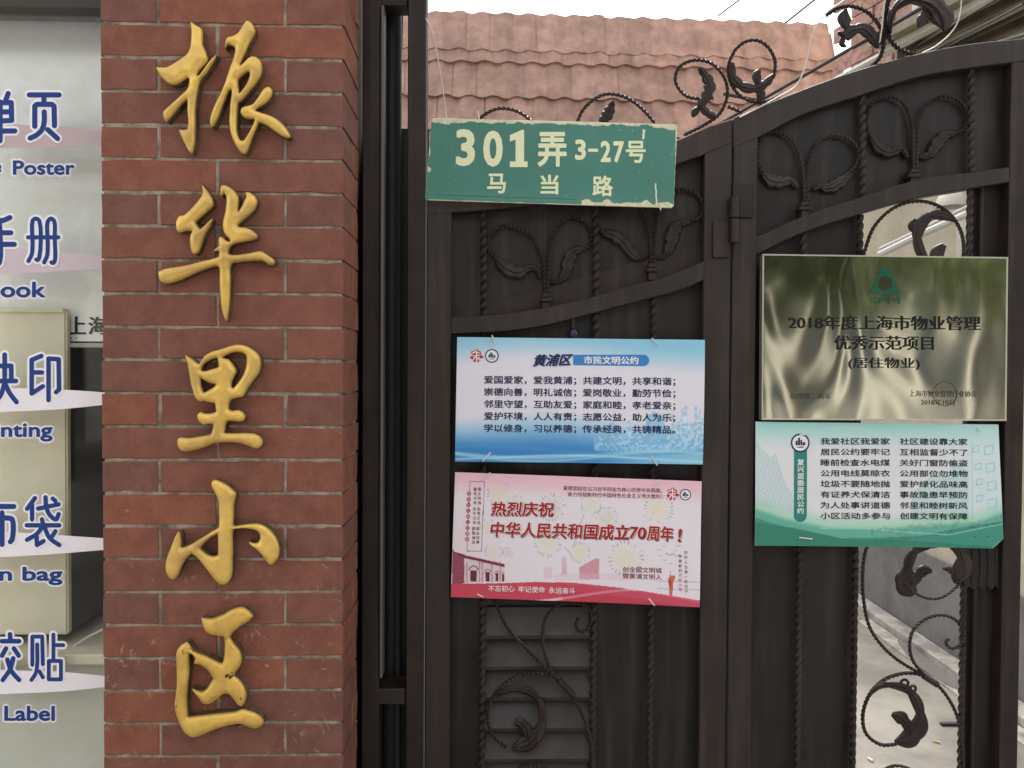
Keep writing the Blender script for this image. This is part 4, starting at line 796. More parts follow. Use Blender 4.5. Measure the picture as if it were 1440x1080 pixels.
# --- green poster (corner cut)
YR = YG - .006
GC = [(1062.5, 593), (1404, 597), (1409, 771), (1061, 767)]
GCP = [(1062.5, 593), (1404, 597), (1409, 757), (1395, 770.5), (1061, 767)]
gp = thing('green_poster', P(1230, 770, YR), 'green and white printed poster with a cut corner, hanging under the steel plaque', 'poster', 'printed boards tied to the gate')
backing(GCP, YR, .003, gp, M_BOARD)
def fgreen(u, v, x, y):
    X_ = (x - 1050) * 3.692; Y_ = (y - 580) * 3.692
    c = np.tile(np.array([.885, .89, .90]), (len(u), 1)); c = mixc(c, (.66, .86, .84), 1 - ss(0, .25, v)); c = mixc(c, (.80, .90, .90), ss(.7, 1, u) * .6)
    # pencilled terrace on the left
    m_ = polymask(X_, Y_, [(45, 150), (120, 230), (150, 215), (200, 370), (240, 430), (240, 520), (45, 480)]); t = (np.mod(X_ + Y_ * .35, 22) < 3) | (np.mod(Y_ - X_ * .9, 26) < 3); c = mixc(c, (.60, .76, .78), m_ * (.22 + .45 * t))
    # tower outline and its windows on the right
    for wx, wy in ((1188, 190), (1255, 195), (1200, 280), (1262, 285), (1205, 360), (1268, 380), (1205, 445), (1270, 470)):
        s1 = 17 if wx < 1230 else 24; d = np.maximum(np.abs(X_ - wx), np.abs(Y_ - wy + (X_ - wx) * .2)); c = mixc(c, (.55, .78, .76), ((d < s1) & (d > s1 - 5)) * .75); c = mixc(c, (.80, .90, .93), (d <= s1 - 5) * .6)
    m_ = (np.abs(X_ - 1168) < 3) & (Y_ > 150) & (Y_ < 560); c = mixc(c, (.65, .82, .8), m_ * .7)
    m_ = polymask(X_, Y_, [(930, 350), (990, 300), (1040, 330), (1080, 260), (1150, 300), (1150, 560), (850, 560), (860, 420)]); c = mixc(c, (.62, .80, .80), m_ * (.25 + .3 * fbm(X_, Y_, 20, 5)))
    # green ground waves
    w1 = np.interp(X_, [45, 200, 420, 700, 1000, 1200, 1330], [485, 540, 585, 590, 570, 555, 500]); c = mixc(c, (.60, .83, .72), ss(-75, 20, Y_ - w1) * .8)
    c = mixc(c, (.38, .68, .60), ss(0, 30, Y_ - w1) * .9)
    w2 = np.interp(X_, [45, 250, 480, 700, 900, 1100, 1330], [545, 610, 652, 650, 640, 600, 560]); c = mixc(c, (.26, .58, .51), (Y_ > w2) * 1.)
    w3 = np.interp(X_, [45, 250, 500, 800, 1330], [570, 600, 655, 662, 700]); c = mixc(c, (.20, .50, .42), (Y_ > w3) * .8)
    m_ = (np.abs(Y_ - np.interp(X_, [400, 600, 800, 1050, 1330], [600, 600, 620, 635, 575])) < 3) & (X_ > 380); c = mixc(c, (.65, .85, .8), m_ * .7)
    tl = (fbm(X_, Y_, 18, 9) > .60) & (Y_ > w1) & (Y_ < w2 + 20) & (X_ > 640); c[tl] *= .9
    return c
grid_sheet('printed_face', GC, YR, fgreen, gp, 400, 204, lambda x, y: ~((x - 1395) / 14 + (y - 757) / 13.5 > 1.0))
yr_ = YR - .0005; Gx = lambda x: 1050 + x / 3.692; Gy = lambda y: 580 + y / 3.692
for i, (a, b) in enumerate((('我爱社区我爱家', '社区建设靠大家'), ('居民公约要牢记', '互相监督少不了'), ('睡前检查水电煤', '关好门窗防偷盗'), ('公用电线莫晾衣', '公用部位勿堆物'), ('垃圾不要随地抛', '爱护绿化品味高'), ('有证养犬保清洁', '事故隐患早预防'), ('为人处事讲道德', '邻里和睦树新风'), ('小区活动多参与', '创建文明有保障'))):
    y0 = 167 + i * 55.3
    lettering(a, Gx(383), Gy(y0), Gx(745), Gy(y0 + 1), 9.6, yr_, I_BLACK, gp, off=.018); lettering(b, Gx(795), Gy(y0 + 1), Gx(1145), Gy(y0 + 3), 9.6, yr_, I_BLACK, gp, off=.018)
pill = [(Gx(244), Gy(190)), (Gx(312), Gy(190))] + [(Gx(278 + 34 * math.cos(t)), Gy(535 + 34 * math.sin(t))) for t in np.linspace(0, math.pi, 11)]
flatpoly(pill, yr_, I_TEAL, gp, 'title_band'); vtext('复兴居委居民公约', Gx(279), Gy(240), Gy(528), 10.2, yr_ - .0003, I_WHITE, gp, .02)
round_logo(Gx(277), Gy(158), 13.3, yr_ - .0003, gp)
tie(1124, 756, 18, 2, YR, gp); tie(1378, 606, -4, -3, YR, gp); tie(1124, 611, 12, 0, YR, gp)
mesh_obj('bolt_hole', *merge([tube3([tuple(P(a, 754, YR - .001)), tuple(P(a, 754, YR))], .0014, 8) for a in (1370, 1387)]), M_BWIRE, gp)
def curl(root, amp, k):
    c = root.location; cx = c.x
    for o in [o for o in C.objects if o.parent == root]:
        me = o.data
        if o.name.startswith(('board', 'title_band', 'emblem')):   # large faces need cuts before they can bend
            bm = bmesh.new(); bm.from_mesh(me)
            for ax, N_ in ((0, 40), (2, 20)):
                for i in range(1, N_):
                    q = [0, 0, 0]; q[ax] = -.32 + .64 * i / N_; nn = [0, 0, 0]; nn[ax] = 1
                    bmesh.ops.bisect_plane(bm, geom=bm.verts[:] + bm.edges[:] + bm.faces[:], plane_co=q, plane_no=nn, dist=1e-6)
            bm.to_mesh(me); bm.free()
        n = len(me.vertices); co = np.zeros(n * 3); me.vertices.foreach_get('co', co); co = co.reshape(-1, 3)
        u = co[:, 0] / .29; v = co[:, 2] / .29
        co[:, 1] -= amp * (u ** 2) ** 1.3 * (.5 + .5 * np.sin(v * 3 + k)) + amp * .25 * np.sin(u * 5 + k * 2) * np.cos(v * 4); me.vertices.foreach_set('co', co.ravel()); me.update()
curl(bp, .0045, .3); curl(pp, .005, 1.7); curl(gp, .0045, .9)
# --- steel plaque
YQ = YG - .016
QC = [(1072.5, 357), (1418, 361.5), (1415.5, 592), (1071, 590.5)]
pq = thing('steel_plaque', P(1243, 592, YQ), 'mirror polished steel award plaque with a green triangle emblem, above the green poster', 'plaque')
mesh_obj('plate', *prism([(QC[0][0] + 2.2, QC[0][1] + 2.2), (QC[1][0] - 2.2, QC[1][1] + 2.2), (QC[2][0] - 2.2, QC[2][1] - 2.2), (QC[3][0] + 2.2, QC[3][1] - 2.2)], YQ, YQ + .008, 0), M_PLAQUE, pq)
M_QE = mat('plaque_edge', (.62, .60, .52), .3, metal=.9)
mesh_obj('edge', *merge([prism(q, YQ - .001, YQ + .018, .0003) for q in ([QC[0], QC[1], (QC[1][0], QC[1][1] + 2.1), (QC[0][0], QC[0][1] + 2.1)], [(QC[3][0], QC[3][1] - 2.1), (QC[2][0], QC[2][1] - 2.1), QC[2], QC[3]], [(QC[0][0], QC[0][1] + 2.2), (QC[0][0] + 2.1, QC[0][1] + 2.2), (QC[3][0] + 2.1, QC[3][1] - 2.2), (QC[3][0], QC[3][1] - 2.2)], [(QC[1][0] - 2.1, QC[1][1] + 2.2), (QC[1][0], QC[1][1] + 2.2), (QC[2][0], QC[2][1] - 2.2), (QC[2][0] - 2.1, QC[2][1] - 2.2)])]), M_QE, pq)
mesh_obj('standoff', *prism([(1085, 372), (1404, 376), (1402, 580), (1084, 578)], YQ + .009, YG - .001, 0), M_GATE, pq)
yq = YQ - .0008; Qx = lambda x: 1050 + x / 3.692; Qy = lambda y: 340 + y / 3.692
lettering('2018年度上海市物业管理', Qx(216), Qy(455), Qx(1216), Qy(460), 20, yq, I_ETCH, pq, off=.006, thickv=.05)
lettering('优秀示范项目', Qx(455), Qy(560), Qx(972), Qy(563), 20, yq, I_ETCH, pq, off=.006, thickv=.05)
lettering('(居住物业)', Qx(528), Qy(664), Qx(900), Qy(666), 17.5, yq, I_ETCH, pq, off=0, thickv=.04)
lettering('有效期：两年', Qx(225), Qy(817), Qx(437), Qy(818), 9.2, yq, I_BRONZE, pq); lettering('上海市物业管理行业协会', Qx(845), Qy(804), Qx(1195), Qy(806), 9, yq, I_BRONZE, pq); lettering('2018年10月', Qx(905), Qy(848), Qx(1080), Qy(850), 8.5, yq, I_BRONZE, pq)
lettering('SPM', Qx(642), Qy(319), Qx(795), Qy(320), 8.5, yq, I_ETCHG, pq, off=.012)
tri = catmull([(638, 262), (708, 133), (718, 128), (728, 133), (795, 255), (792, 268), (645, 268)], 4, True, 75); cc = [(718 + 38 * math.cos(t), 217 + 38 * math.sin(t)) for t in np.linspace(0, 2 * math.pi, 33)[:-1]]
# triangle with a round hole
def ring_fill(outer, inner, Y, m, parent, name):
    o_ = resample(np.vstack([outer, outer[:1]]), 6)[:-1]; c0 = np.mean(inner, 0); A = np.arctan2(o_[:, 1] - c0[1], o_[:, 0] - c0[0]); R_ = 38
    V = np.vstack([o_, np.stack([c0[0] + R_ * np.cos(A), c0[1] + R_ * np.sin(A)], 1)]); n = len(o_); F = [(k, (k + 1) % n, n + (k + 1) % n, n + k) for k in range(n)]
    mesh_obj(name, PN([(Qx(a), Qy(b)) for a, b in V], Y), F, m, parent)
ring_fill(tri, np.array(cc), yq, I_ETCHG, pq, 'triangle_emblem')
a = np.linspace(0, 2 * math.pi, 41); mesh_obj('round_seal', *merge([ribbon([(Qx(1030 + 62 * math.cos(t)), Qy(790 + 62 * math.sin(t))) for t in a], .45, yq, False)]), flat('seal_faint', (.42, .22, .17), .5), pq)
# ================================================================= SHOP WINDOW ON THE LEFT
YW = 1.70
sh = thing('shop_window', (X(60, YW), YW, 0), 'copy shop window with blue lettering stickers, left of the brick pillar', 'shop window')
mesh_obj('glass_pane', *box(-1.6, X(150, YW) , YW, YW + .004, .02, 2.9), M_GLASS, sh)
YK = YW - .0012
def sticker(sts, r, org, nm='lettering', rw=3.1):
    strokes(sts, r + rw, YK, I_STW, sh, 'lettering_outline', org, 5.4); strokes(sts, r, YK - .0008, I_STB, sh, nm, org, 5.4)
L0 = 'L'
R1 = 3.9
sticker([[L0, (-60, 372), (-30, 445)], [L0, (62, 385), (45, 430)], [L0, (-140, 455), (85, 455), (88, 590), (-140, 600)], [L0, (-100, 525), (80, 525)], [L0, (-150, 670), (112, 670)], [L0, (0, 450), (0, 745)]], 3.6, (0, 60))
sticker([[L0, (222, 396), (448, 396)], [L0, (333, 400), (333, 455)], [L0, (263, 635), (263, 482), (280, 468), (395, 468), (410, 482), (413, 630)], [(335, 525), (335, 600), (318, 660), (275, 702), (228, 725)], [L0, (362, 660), (437, 728)]], 3.6, (0, 60))
sticker([[(75, 140), (20, 162), (-60, 168)], [L0, (-80, 255), (82, 255)], [L0, (-100, 343), (108, 343)], [(-5, 160), (-5, 480), (-30, 495), (-55, 480)]], 3.6, (0, 280))
sticker([[L0, (212, 290), (443, 290)], [(215, 470), (240, 420), (247, 340), (247, 165), (270, 148), (298, 165), (298, 440), (285, 462), (275, 458)], [(335, 480), (357, 430), (362, 340), (362, 170), (385, 148), (410, 165), (415, 300), (415, 470), (400, 485), (390, 480)]], 2.9, (0, 280))
sticker([[L0, (35, 155), (35, 370)], [L0, (-60, 240), (85, 240), (85, 345)], [L0, (-60, 355), (120, 355)], [(35, 370), (75, 450), (125, 515)], [(35, 370), (0, 470), (-50, 520)]], 3.3, (0, 470))
sticker([[L0, (313, 165), (240, 195), (240, 450), (325, 395)], [L0, (245, 290), (318, 290)], [L0, (368, 500), (368, 185), (445, 190), (448, 420), (425, 440)]], 3.2, (0, 470))
sticker([[L0, (-60, 282), (105, 282)], [L0, (15, 330), (15, 570)], [(-60, 370), (60, 370), (92, 380), (92, 530), (78, 550)]], 3.6, (0, 660))
sticker([[L0, (265, 218), (205, 300)], [L0, (243, 270), (243, 380)], [L0, (290, 298), (445, 265)], [(345, 212), (352, 290), (380, 350), (425, 380), (445, 340)], [L0, (400, 222), (420, 240)], [L0, (203, 425), (450, 425)], [L0, (318, 380), (330, 425)], [(325, 430), (280, 490), (205, 535)], [L0, (278, 510), (280, 575), (330, 545)], [(335, 430), (375, 520), (450, 575)], [L0, (420, 470), (395, 510)]], 3.1, (0, 660), rw=2.6)
sticker([[L0, (75, 172), (78, 215)], [L0, (12, 225), (145, 225)], [L0, (45, 280), (15, 335)], [L0, (105, 280), (142, 335)], [(100, 355), (75, 440), (20, 520)], [(55, 365), (85, 450), (145, 520)], [L0, (-60, 200), (-30, 200), (-30, 500)]], 3.2, (0, 860))
sticker([[L0, (245, 405), (245, 190), (320, 190), (325, 400)], [(282, 250), (282, 400), (270, 470), (238, 520)], [L0, (300, 455), (325, 500)], [L0, (405, 175), (405, 370)], [L0, (410, 255), (480, 255)], [L0, (370, 375), (462, 375), (462, 515), (370, 515), (370, 375)]], 2.7, (0, 860))
for bd, x0, x1, yb2, h, fo in (('e', -16, 2, 243, 14, 0), ('Poster', 18, 105, 246, 20.5, 0), ('book', -18, 64, 418.5, 22.5, 0), ('Printing', -40, 74, 621, 27, 0), ('Linen bag', -72, 88, 823, 26, 0), ('Label', 6, 77, 1014, 21.5, 0)):
    lettering(bd, x0 - 2.4, yb2 + 2.4, x1 + 2.4, yb2 + 2.4, h + 4.8, YK, I_STW, sh, off=.09, name='lettering_outline'); lettering(bd, x0, yb2, x1, yb2, h, YK - .0012, I_STB, sh, off=.028)
I_SW = flat('sticker_pale_pink', (.97, .94, .96), .5)
I_SW2 = flat('sticker_dull_pink', (.77, .69, .70), .5)
for yt, yb2, m_, tops, bots in ((0, 0, I_SW2, [(-60, 170), (40, 176), (90, 178), (150, 185)], [(-60, 208), (40, 208), (90, 206), (150, 205)]),
                              (0, 0, flat('sticker_faint_pink', (.83, .76, .79), .5), [(-60, 345), (30, 350), (90, 355), (150, 361)], [(-60, 388), (30, 384), (90, 381), (150, 377)]),
                              (0, 0, I_SW, [(-60, 545), (30, 546), (90, 548), (150, 552)], [(-60, 582), (30, 578), (90, 575), (150, 569)]),
                              (0, 0, I_SW, [(-60, 747), (30, 749), (90, 753), (150, 757)], [(-60, 786), (30, 782), (90, 778), (150, 773)]),
                              (0, 0, I_SW, [(-60, 940), (30, 943), (90, 945), (150, 951)], [(-60, 978), (30, 975), (90, 972), (150, 966)])):
    a = list(map(tuple, catmull(tops, 4))) + list(map(tuple, catmull(bots, 4)[::-1])); flatpoly(a, YK + .0004, m_, sh, 'sticker_band')
mesh_obj('head_frame', *box(-1.6, X(150, YW), YW - .02, YW + .05, Z(16, YW, 80), 2.95), mat('dark_wood_frame', (.035, .022, .016), .5), sh)
# brushed silver board behind the glass
YD = 1.80
sb = tag(mesh_obj('silver_board', *box(-1.9, X(175, YD), YD, YD + .01, Z(480, YD, 120), 2.95), M_SILVER, at=(X(60, YD), YD, Z(480, YD, 120))), 'brushed silver sign board behind the shop glass with two dark characters', 'sign board')
lettering('上', 95, 470, 121, 470, 25, YD - .001, I_ETCH, sb, off=.012, thickv=.05); lettering('海', 124, 470.5, 152, 470.5, 25, YD - .001, I_ETCH, sb, off=.012, thickv=.05)
for a, b in ((97, 101), (106, 108)): flatpoly([(a, 475), (b, 475), (b, 476.3), (a, 476.3)], YD - .001, I_ETCH, sb, 'small_print')
mesh_obj('board_ledge', *bevelled(*box(-1.9, X(175, YD), YD - .012, YD + .02, Z(489, YD, 120), Z(482.5, YD, 120)), .002), mat('ledge_grey', (.4, .4, .37), .4), sb)
# copier
YC = 1.775
cp = thing('copier_machine', (X(20, YC), YC + .25, Z(895, YC, 50)), 'large beige copier cabinet standing behind the shop glass', 'copier')
v, f = bevelled(*box(-1.7, X(93.5, YC), YC, YC + .02, Z(893, YC, 50), Z(437, YC, 50)), .004, 2); mesh_obj('body', v, f, M_BEIGE, cp)
v, f = bevelled(*box(-1.7, X(93.5, YC) - .004, YC + .021, YC + .3, Z(893, YC, 50), Z(437, YC, 50) - .01), .004, 2); mesh_obj('body_side', v, f, mat('copier_side_dark', (.03, .026, .024), .5), cp)  # side coloured much darker than the beige front
mesh_obj('lid', *bevelled(*box(-1.7, X(91.5, YC), YC - .006, YC + .018, Z(440, YC, 50), Z(433, YC, 50)), .002), M_BEIGE, cp)
tb = tag(mesh_obj('work_table', *bevelled(*box(-1.8, X(175, YW + .03), YW + .025, 2.6, Z(935, YW + .03, 50), Z(920, YW + .03, 50)), .003), M_BEIGE, at=(X(20, YC), YC, .3)), 'beige table top under the copier inside the shop', 'table')
cb = tag(mesh_obj('white_cabinet', *bevelled(*box(-1.8, X(175, 1.8), 1.79, 2.4, 0.03, Z(936, YW + .03, 50) - .005), .003), mat('off_white', (.74, .71, .64), .5, var=.7, vscale=5, col2=(.64, .64, .56)), at=(X(20, YC), YC, .03)), 'off-white cabinet below the table inside the shop', 'cabinet')
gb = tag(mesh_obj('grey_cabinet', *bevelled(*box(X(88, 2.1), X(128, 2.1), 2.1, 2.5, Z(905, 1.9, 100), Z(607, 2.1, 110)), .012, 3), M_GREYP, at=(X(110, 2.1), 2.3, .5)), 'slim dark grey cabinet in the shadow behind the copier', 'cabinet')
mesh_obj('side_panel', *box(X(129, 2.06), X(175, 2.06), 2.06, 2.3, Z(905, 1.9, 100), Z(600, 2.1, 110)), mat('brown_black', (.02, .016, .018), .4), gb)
wr = tag(mesh_obj('cable', *tube3(pxpath([(60, 918), (90, 918), (105, 908), (125, 895), (145, 885)], 1.78), .003, 6), M_WIRE, at=(X(100, 1.78), 1.78, .9)), 'thin pale cable lying on the table behind the glass', 'cable')
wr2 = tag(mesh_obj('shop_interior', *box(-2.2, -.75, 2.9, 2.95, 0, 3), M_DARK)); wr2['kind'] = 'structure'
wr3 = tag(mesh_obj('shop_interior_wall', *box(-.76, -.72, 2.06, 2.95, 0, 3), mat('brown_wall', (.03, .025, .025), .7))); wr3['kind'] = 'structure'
ce = tag(mesh_obj('shop_ceiling', *box(-3.2, -.60, 1.80, 2.95, 2.96, 3.0), M_GREYW)); ce['kind'] = 'structure'
# ================================================================= TILED GATEHOUSE
YT = 7.0; ht = thing('tiled_gatehouse', (0, YT + 1.2, 0), 'low gatehouse with a steep clay pantile roof behind the gate', 'house')
u_ = .212; rowh = .345
rowpx = [-44, 12, 70, 128, 186, 244, 300]
def tile_mesh():
    n = 10; V = []; F = []; L = .40; th = .016
    for k, (zz, yy) in enumerate(((0, 0), (L, .155))):
        for s in range(n + 1):
            t = s / n; V.append((t * u_ * 1.01, yy - (.013 * math.sin(2 * math.pi * t) + .004 * math.sin(4 * math.pi * t)), zz - .015 * math.sin(2 * math.pi * t)))
    m = n + 1
    for s in range(2 * m): x, y, z = V[s]; V.append((x, y + th, z - .004))
    for s in range(n):
        F += [(s, s + 1, m + s + 1, m + s), (2 * m + s, 3 * m + s, 3 * m + s + 1, 2 * m + s + 1), (s, 2 * m + s, 2 * m + s + 1, s + 1), (m + s, m + s + 1, 3 * m + s + 1, 3 * m + s)]
    F += [(0, m, 3 * m, 2 * m), (n, 2 * m + n, 3 * m + n, m + n)]
    me = bpy.data.meshes.new('roof_tile'); me.from_pydata(V, [], F); me.materials.append(M_TILE); me.polygons.foreach_set('use_smooth', [False] * len(F)); me.update(); return me
TM = tile_mesh()
zr0 = Z(244, YT, 900)
xroof = X(1186, YT)
for r_ in (0, 1, 2, 3, 3.33):
    yb2 = YT + r_ * .10; zb = zr0 + r_ * rowh - .0; 
    xend = xroof + .26 - r_ * .075
    n = 29
    for c_ in range(n):
        x = xend - (c_ + 1) * u_
        o = bpy.data.objects.new('roof_tile', TM); C.objects.link(o); o.parent = ht
        o.location = Vector((x, yb2 + (xroof - x) * -.03 + random.gauss(0, .0015), zb + random.gauss(0, .003))) - ROOT[ht.name]
        o.rotation_euler = (random.gauss(0, .008), random.gauss(0, .006), 0)
mesh_obj('wall', *box(xroof - 6.2, xroof - .1, YT + .25, YT + 3, 0, zr0 + .1), M_WHITEW, ht)
mesh_obj('roof_deck', [(xroof - 6.2, YT + .12, zr0 - .05), (xroof + .05, YT + .12, zr0 - .05), (xroof - .2, YT + .48, zr0 + 4 * rowh - .1), (xroof - 6.2, YT + .48, zr0 + 4 * rowh - .1), (xroof - 6.2, YT + 2.8, zr0), (xroof + .05, YT + 2.8, zr0)], [(0, 1, 2, 3), (3, 2, 5, 4), (1, 5, 2), (0, 3, 4)], mat('roof_felt', (.1, .06, .05), .9), ht)
# ================================================================= ALLEY WALL ON THE RIGHT
def slabpts(p0, p1, z0, z1, th, proud=0):
    d = Vector((p1[0] - p0[0], p1[1] - p0[1])).normalized(); n = Vector((-d.y, d.x)); 
    a = [(p0[0] + n.x * proud, p0[1] + n.y * proud), (p1[0] + n.x * proud, p1[1] + n.y * proud), (p1[0] - n.x * th, p1[1] - n.y * th), (p0[0] - n.x * th, p0[1] - n.y * th)]
    return [(x, y, z) for z in (z0, z1) for x, y in a], [(3, 2, 1, 0), (4, 5, 6, 7), (0, 1, 5, 4), (1, 2, 6, 5), (2, 3, 7, 6), (3, 0, 4, 7)]
aw = thing('alley_wall', (2.45, 6, 0), 'cream alley wall with a grey cement skirting, seen through the gate scrollwork', 'wall')
A0, A1 = (2.31, 1.7), (2.60, 9.5)
mesh_obj('upper_wall', *slabpts(A0, A1, .50, 1.50, .12), M_CREAM, aw)
mesh_obj('skirting', *slabpts(A0, A1, 0, .50, .12, .02), M_GREYW, aw)
kb_ = tag(mesh_obj('kerb', *bevelled(*slabpts((2.30, 1.9), (2.59, 9.5), 0, .05, -.01, .11), .008), M_KERB)); kb_['kind'] = 'structure'
kb2 = tag(mesh_obj('gutter_strip', *slabpts((2.185, 1.9), (2.475, 9.5), 0.0, .008, 0, .09), mat('gutter_concrete', (.46, .43, .38), .85, var=1.4, vscale=6, col2=(.2, .18, .16), bump=.6, bscale=60))); kb2['kind'] = 'structure'
# patch of darker ground colour with its own outline, drain slot, litter
def GP(px, py, z=.0115):
    d = _I3 @ Vector(((px - 720) / FPX, -(py - 540) / FPX, -1)); c = CAM + d * (-(CAM.z - z) / d.z); return (c.x, c.y, z)
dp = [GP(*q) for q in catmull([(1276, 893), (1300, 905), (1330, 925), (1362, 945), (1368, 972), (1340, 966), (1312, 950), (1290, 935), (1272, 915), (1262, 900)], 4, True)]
d_ = tag(mesh_obj('dark_patch', dp, [tuple(range(len(dp)))], mat('dark_concrete', (.17, .16, .145), .6, var=.8, vscale=9, col2=(.14, .13, .12)))); d_['kind'] = 'structure'
dr = mesh_obj('drain_edge', *box(GP(1325, 1018)[0], GP(1372, 1018)[0], GP(1325, 1018)[1], GP(1325, 1018)[1] + .02, .003, .012), M_BWIRE, at=(1.8, 3.37, 0)); tag(dr, 'thin black metal strip lying on the alley concrete', 'metal strip')
def butt(px, py, a, m, lb):
    d = _I3 @ Vector(((px - 720) / FPX, -(py - 540) / FPX, -1)); t = -CAM.z / d.z; c = CAM + d * t; c.z = .006
    o = mesh_obj('cigarette_butt', *tube3([(c.x - .013 * math.cos(a), c.y - .013 * math.sin(a), c.z), (c.x + .013 * math.cos(a), c.y + .013 * math.sin(a), c.z)], .0042, 8), m, at=tuple(c)); tag(o, lb, 'cigarette butt')
butt(1317, 1045, 2.6, mat('butt_yellow', (.6, .45, .15), .7), 'yellow cigarette butt on the alley concrete'); butt(1224, 1070, 1.8, mat('butt_white', (.7, .66, .6), .7), 'white cigarette butt on the alley concrete near the gate bar')
# ================================================================= BACKGROUND BUILDING (angled facade)
az = math.radians(-16); fd = Vector((math.sin(az), math.cos(az))); F0 = Vector((3.62, 3.2))
def FP(s): q = F0 + fd * s; return (q.x, q.y)
ab = thing('apartment_building', (F0.x + .5, F0.y + 3, 0), 'overexposed cream lane house with ledges, pipes and clothes poles at upper right', 'building')
mesh_obj('wall', *slabpts(FP(-2), FP(3.0), 0, 7, 1.5), M_CREAM, ab)
for i, zz in enumerate((2.95, 3.12, 3.3, 4.6, 5.2)):
    mesh_obj('ledge', *slabpts(FP(-2), FP(3.0), zz, zz + .06, -.01, .10 + .04 * (i % 2)), M_WHITEW, ab)
for s in (.2, 1.5):
    for z0_, z1_ in ((3.72, 4.5),):
        fo = mesh_obj('window', *slabpts(FP(s), FP(s + .9), z0_, z1_, -.005, .05), M_WHITEW, ab)
        mesh_obj('pane', *slabpts(FP(s + .06), FP(s + .42), z0_ + .06, z1_ - .06, -.052, .056), M_GLASS_D, fo); mesh_obj('pane', *slabpts(FP(s + .48), FP(s + .84), z0_ + .06, z1_ - .06, -.052, .056), M_GLASS_D, fo)
for r_ in range(26):   # exposed brick pier at the far end
    for c_ in range(2):
        s = 2.15 + c_ * .45 + (.2 if r_ % 2 else 0)
        mesh_obj('brick', *slabpts(FP(s), FP(s + .42), 3.0 + r_ * .12, 3.11 + r_ * .12, -.002, .03), M_PINKB, ab)
for s, z0_, z1_ in ((.9, 1.2, 3.4), (1.9, 1.2, 3.4)):
    q = F0 + fd * s + Vector((-fd.y, fd.x)) * .08; mesh_obj('drain_pipe', *tube3([(q.x, q.y, z0_), (q.x, q.y, z1_)], .05, 12), M_WHITEW, ab)
for s, z_, L_ in ((.55, 3.3, 1.0), (1.5, 3.5, 1.1), (2.6, 3.25, .9), (3.4, 3.6, .9)):
    q = F0 + fd * s; nn = Vector((-fd.y, fd.x)); e = q + nn * L_; mesh_obj('bracket', *tube3([(q.x, q.y, z_), (e.x, e.y, z_ + .05)], .014, 8), M_BWIRE, ab)
mesh_obj('canopy', *slabpts(FP(-2), FP(1.9), 3.45, 3.52, -.01, .85), mat('canopy_board', (.42, .36, .27), .8, var=1, vscale=6, bump=.4, bscale=40), ab)
for i in range(6): mesh_obj('batten', *slabpts(FP(-2), FP(1.9), 3.41, 3.447, -.05 - .14 * i, .08 + .14 * i), M_WHITEW if i % 2 else M_BARK, ab)
for i, off_ in enumerate((.25, .5, .75, .95)):
    nn = Vector((-fd.y, fd.x)); a_ = F0 + fd * -.6 + nn * off_; b_ = F0 + fd * 4 + nn * off_
    o = mesh_obj('clothes_pole', *tube3([(a_.x, a_.y, 3.42 + .03 * i), (b_.x, b_.y, 3.3 + .03 * i)], .012 if i % 2 else .02, 8), M_BWIRE if i % 2 else M_WIRE, at=(a_.x, a_.y, 3.4)); tag(o, 'long clothes drying pole beside the cream lane house, %s' % ('nearest the wall', 'second out from the wall', 'third out from the wall', 'farthest out from the wall')[i], 'clothes pole', 'clothes drying poles')
pr = tag(mesh_obj('handrail', *merge([tube3([tuple(P(1237, 358, 4.2)), tuple(P(1290, 332, 4.0)), tuple(P(1362, 300, 3.8))], .018, 8), tube3([tuple(P(1237, 350, 4.22)), tuple(P(1362, 290, 3.8))],   .008, 8)]), M_WIRE, at=(2.2, 4, 2)), 'slanting steel pipe behind the upper scroll ring of the gate', 'pipe')
lm = P(1338, 280, 4.0); vv = []; ff = []
for i in range(8):
    for j in range(20): r_ = .075 * math.sin(math.pi * .5 * i / 7 + .02); ph = 2 * math.pi * j / 20; vv.append((lm.x + r_ * math.cos(ph), lm.y + r_ * math.sin(ph), lm.z + .09 * math.cos(math.pi * .5 * i / 7) - .04))
for i in range(7):
    for j in range(20): ff.append((i * 20 + j, i * 20 + (j + 1) % 20, (i + 1) * 20 + (j + 1) % 20, (i + 1) * 20 + j))
tag(mesh_obj('lane_lamp', vv, ff, M_WHITEW, at=tuple(lm)), 'pale dome lamp shade beyond the gate, by the slanting pipe', 'lamp')
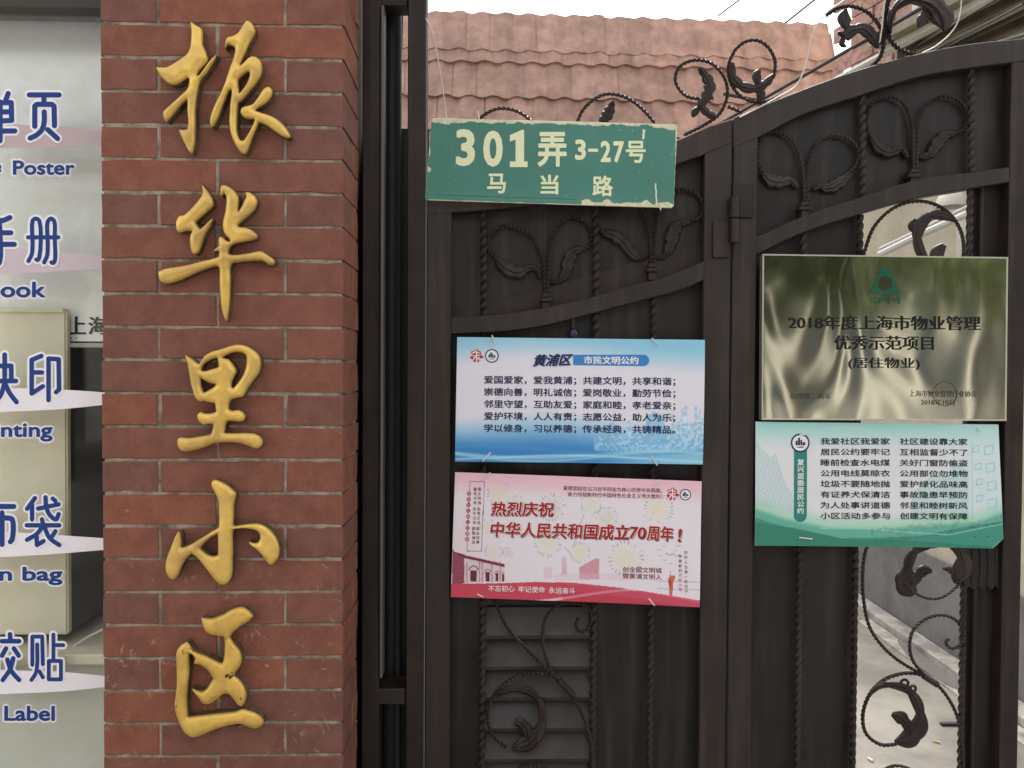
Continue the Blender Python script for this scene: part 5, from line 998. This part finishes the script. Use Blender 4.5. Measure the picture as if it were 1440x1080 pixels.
# cables and wires
for pts, Y_, r_, m_, lb in (([(1040, 165), (1075, 147), (1093, 137), (1120, 120), (1133, 90), (1142, 50), (1160, 20), (1187, 0), (1215, -30)], YG - .004, .0018, M_WIRE, 'pale cable looping up from the gate top rail over the tiles'),
                         ([(598, 25), (606, 40), (618, 95), (628, 166)], YG - .01, .0014, M_WIRE, 'thin pale wire hanging from the post down to the green sign'),
                         ([(1245, -10), (1240, 40), (1237, 60)], YG - .002, .0016, M_WIRE, 'short pale wire beside the big scroll ring'),
                         ([(1290, 78), (1320, 62), (1345, 35), (1352, 0), (1350, -20)], YG + .01, .0016, M_WIRE, 'thin wire under the top right iron leaf')):
    c0 = P(*pts[0], Y_); tag(mesh_obj('wire', *tube3(pxpath(pts, Y_), r_, 6), m_, at=tuple(c0)), lb, 'wire')
for i, (a, b, Y1, Y2) in enumerate((((1095, 40), (1170, -20), 9, 8), ((1010, 22), (1080, -30), 11, 10), ((1440, -25), (1270, 76), 3.0, 5.0), ((1440, 5), (1300, 80), 3.2, 5.0), ((1470, 40), (1290, 92), 3.0, 5.5))):
    p0 = P(*a, Y1); p1 = P(*b, Y2); tag(mesh_obj('overhead_cable', *tube3([tuple(p0), tuple(p1)], .012 if i < 2 else .007, 6), M_BWIRE, at=tuple(p0)), ('dark overhead cable just right of the roof ridge', 'dark overhead cable above the middle of the roof ridge', 'highest dark cable slanting over the right gate leaf', 'middle dark cable slanting over the right gate leaf', 'lowest dark cable slanting over the right gate leaf')[i], 'cable', 'overhead cables')
# ================================================================= THE STREET BEHIND THE CAMERA (mirrored in plaque and glass)
ob = thing('street_building', (3, -13, 0), 'pale building across the street, mirrored in the steel plaque', 'building')
mesh_obj('wall', *box(-14, 16, -14, -13, 0, 4.6), M_GREYW, ob)
for i in range(14):
    x = -12 + i * 2.0; mesh_obj('column', *box(x, x + .5, -12.99, -12.6, 0, 4.6), M_WHITEW, ob); mesh_obj('window', *box(x + .75, x + 1.75, -12.99, -12.9, 1.0, 3.2), M_GLASS_D, ob)
mesh_obj('cornice', *box(-14.2, 16.2, -12.99, -12.3, 4.6, 4.9), M_WHITEW, ob)
def tree(x, y, h, r, m, lb, seed, n=2600):
    t = thing('street_tree', (x, y, 0), lb, 'tree', 'street trees across the road'); r_ = np.random.default_rng(seed)
    parts = [tube3([(x, y, 0), (x + .05, y, h * .3), (x - .05, y + .05, h * .62), (x, y, h * .8)], [.14, .11, .08, .04], 8)]
    for k in range(5):
        a = k * 1.26 + seed; parts.append(tube3([(x, y, h * (.4 + .06 * k)), (x + math.cos(a) * r * .4, y + math.sin(a) * r * .4, h * (.55 + .05 * k)), (x + math.cos(a) * r * .7, y + math.sin(a) * r * .7, h * (.65 + .05 * k))], [.06, .04, .02], 6))
    mesh_obj('trunk', *merge(parts), M_BARK, t)
    cs = r_.normal(size=(14, 3)); cs /= np.linalg.norm(cs, axis=1)[:, None]; cs *= r * .62; cs[:, 2] *= .75; cs += [x, y, h * .75]
    V = []; F = []
    for i in range(n):
        c = cs[r_.integers(14)] + r_.normal(size=3) * r * .22; d1 = r_.normal(size=3); d1 /= np.linalg.norm(d1); d2 = np.cross(d1, r_.normal(size=3)); d2 /= np.linalg.norm(d2); s_ = r_.uniform(.07, .13)
        b = len(V); V += [c - d1 * s_, c + d2 * s_ * .5, c + d1 * s_, c - d2 * s_ * .5]; F.append((b, b + 1, b + 2, b + 3))
    mesh_obj('crown', V, F, m, t)
tree(-1.2, -6.5, 5.0, 1.7, M_LEAF2, 'pale green street tree mirrored in the left half of the plaque', 3)
tree(3.3, -4.6, 3.9, 1.3, M_LEAF, 'darker green street tree mirrored in the right half of the plaque', 5)
tree(6.6, -6.2, 4.2, 1.5, M_LEAF2, 'low yellowish street tree mirrored at the right edge of the plaque', 11)
tree(-5.6, -7.2, 5.2, 1.7, M_LEAF, 'street tree across the road, mirrored in the shop glass', 8)
print('OBJECTS', len(bpy.data.objects), 'TRIS', sum(len(m.polygons) for m in bpy.data.meshes))
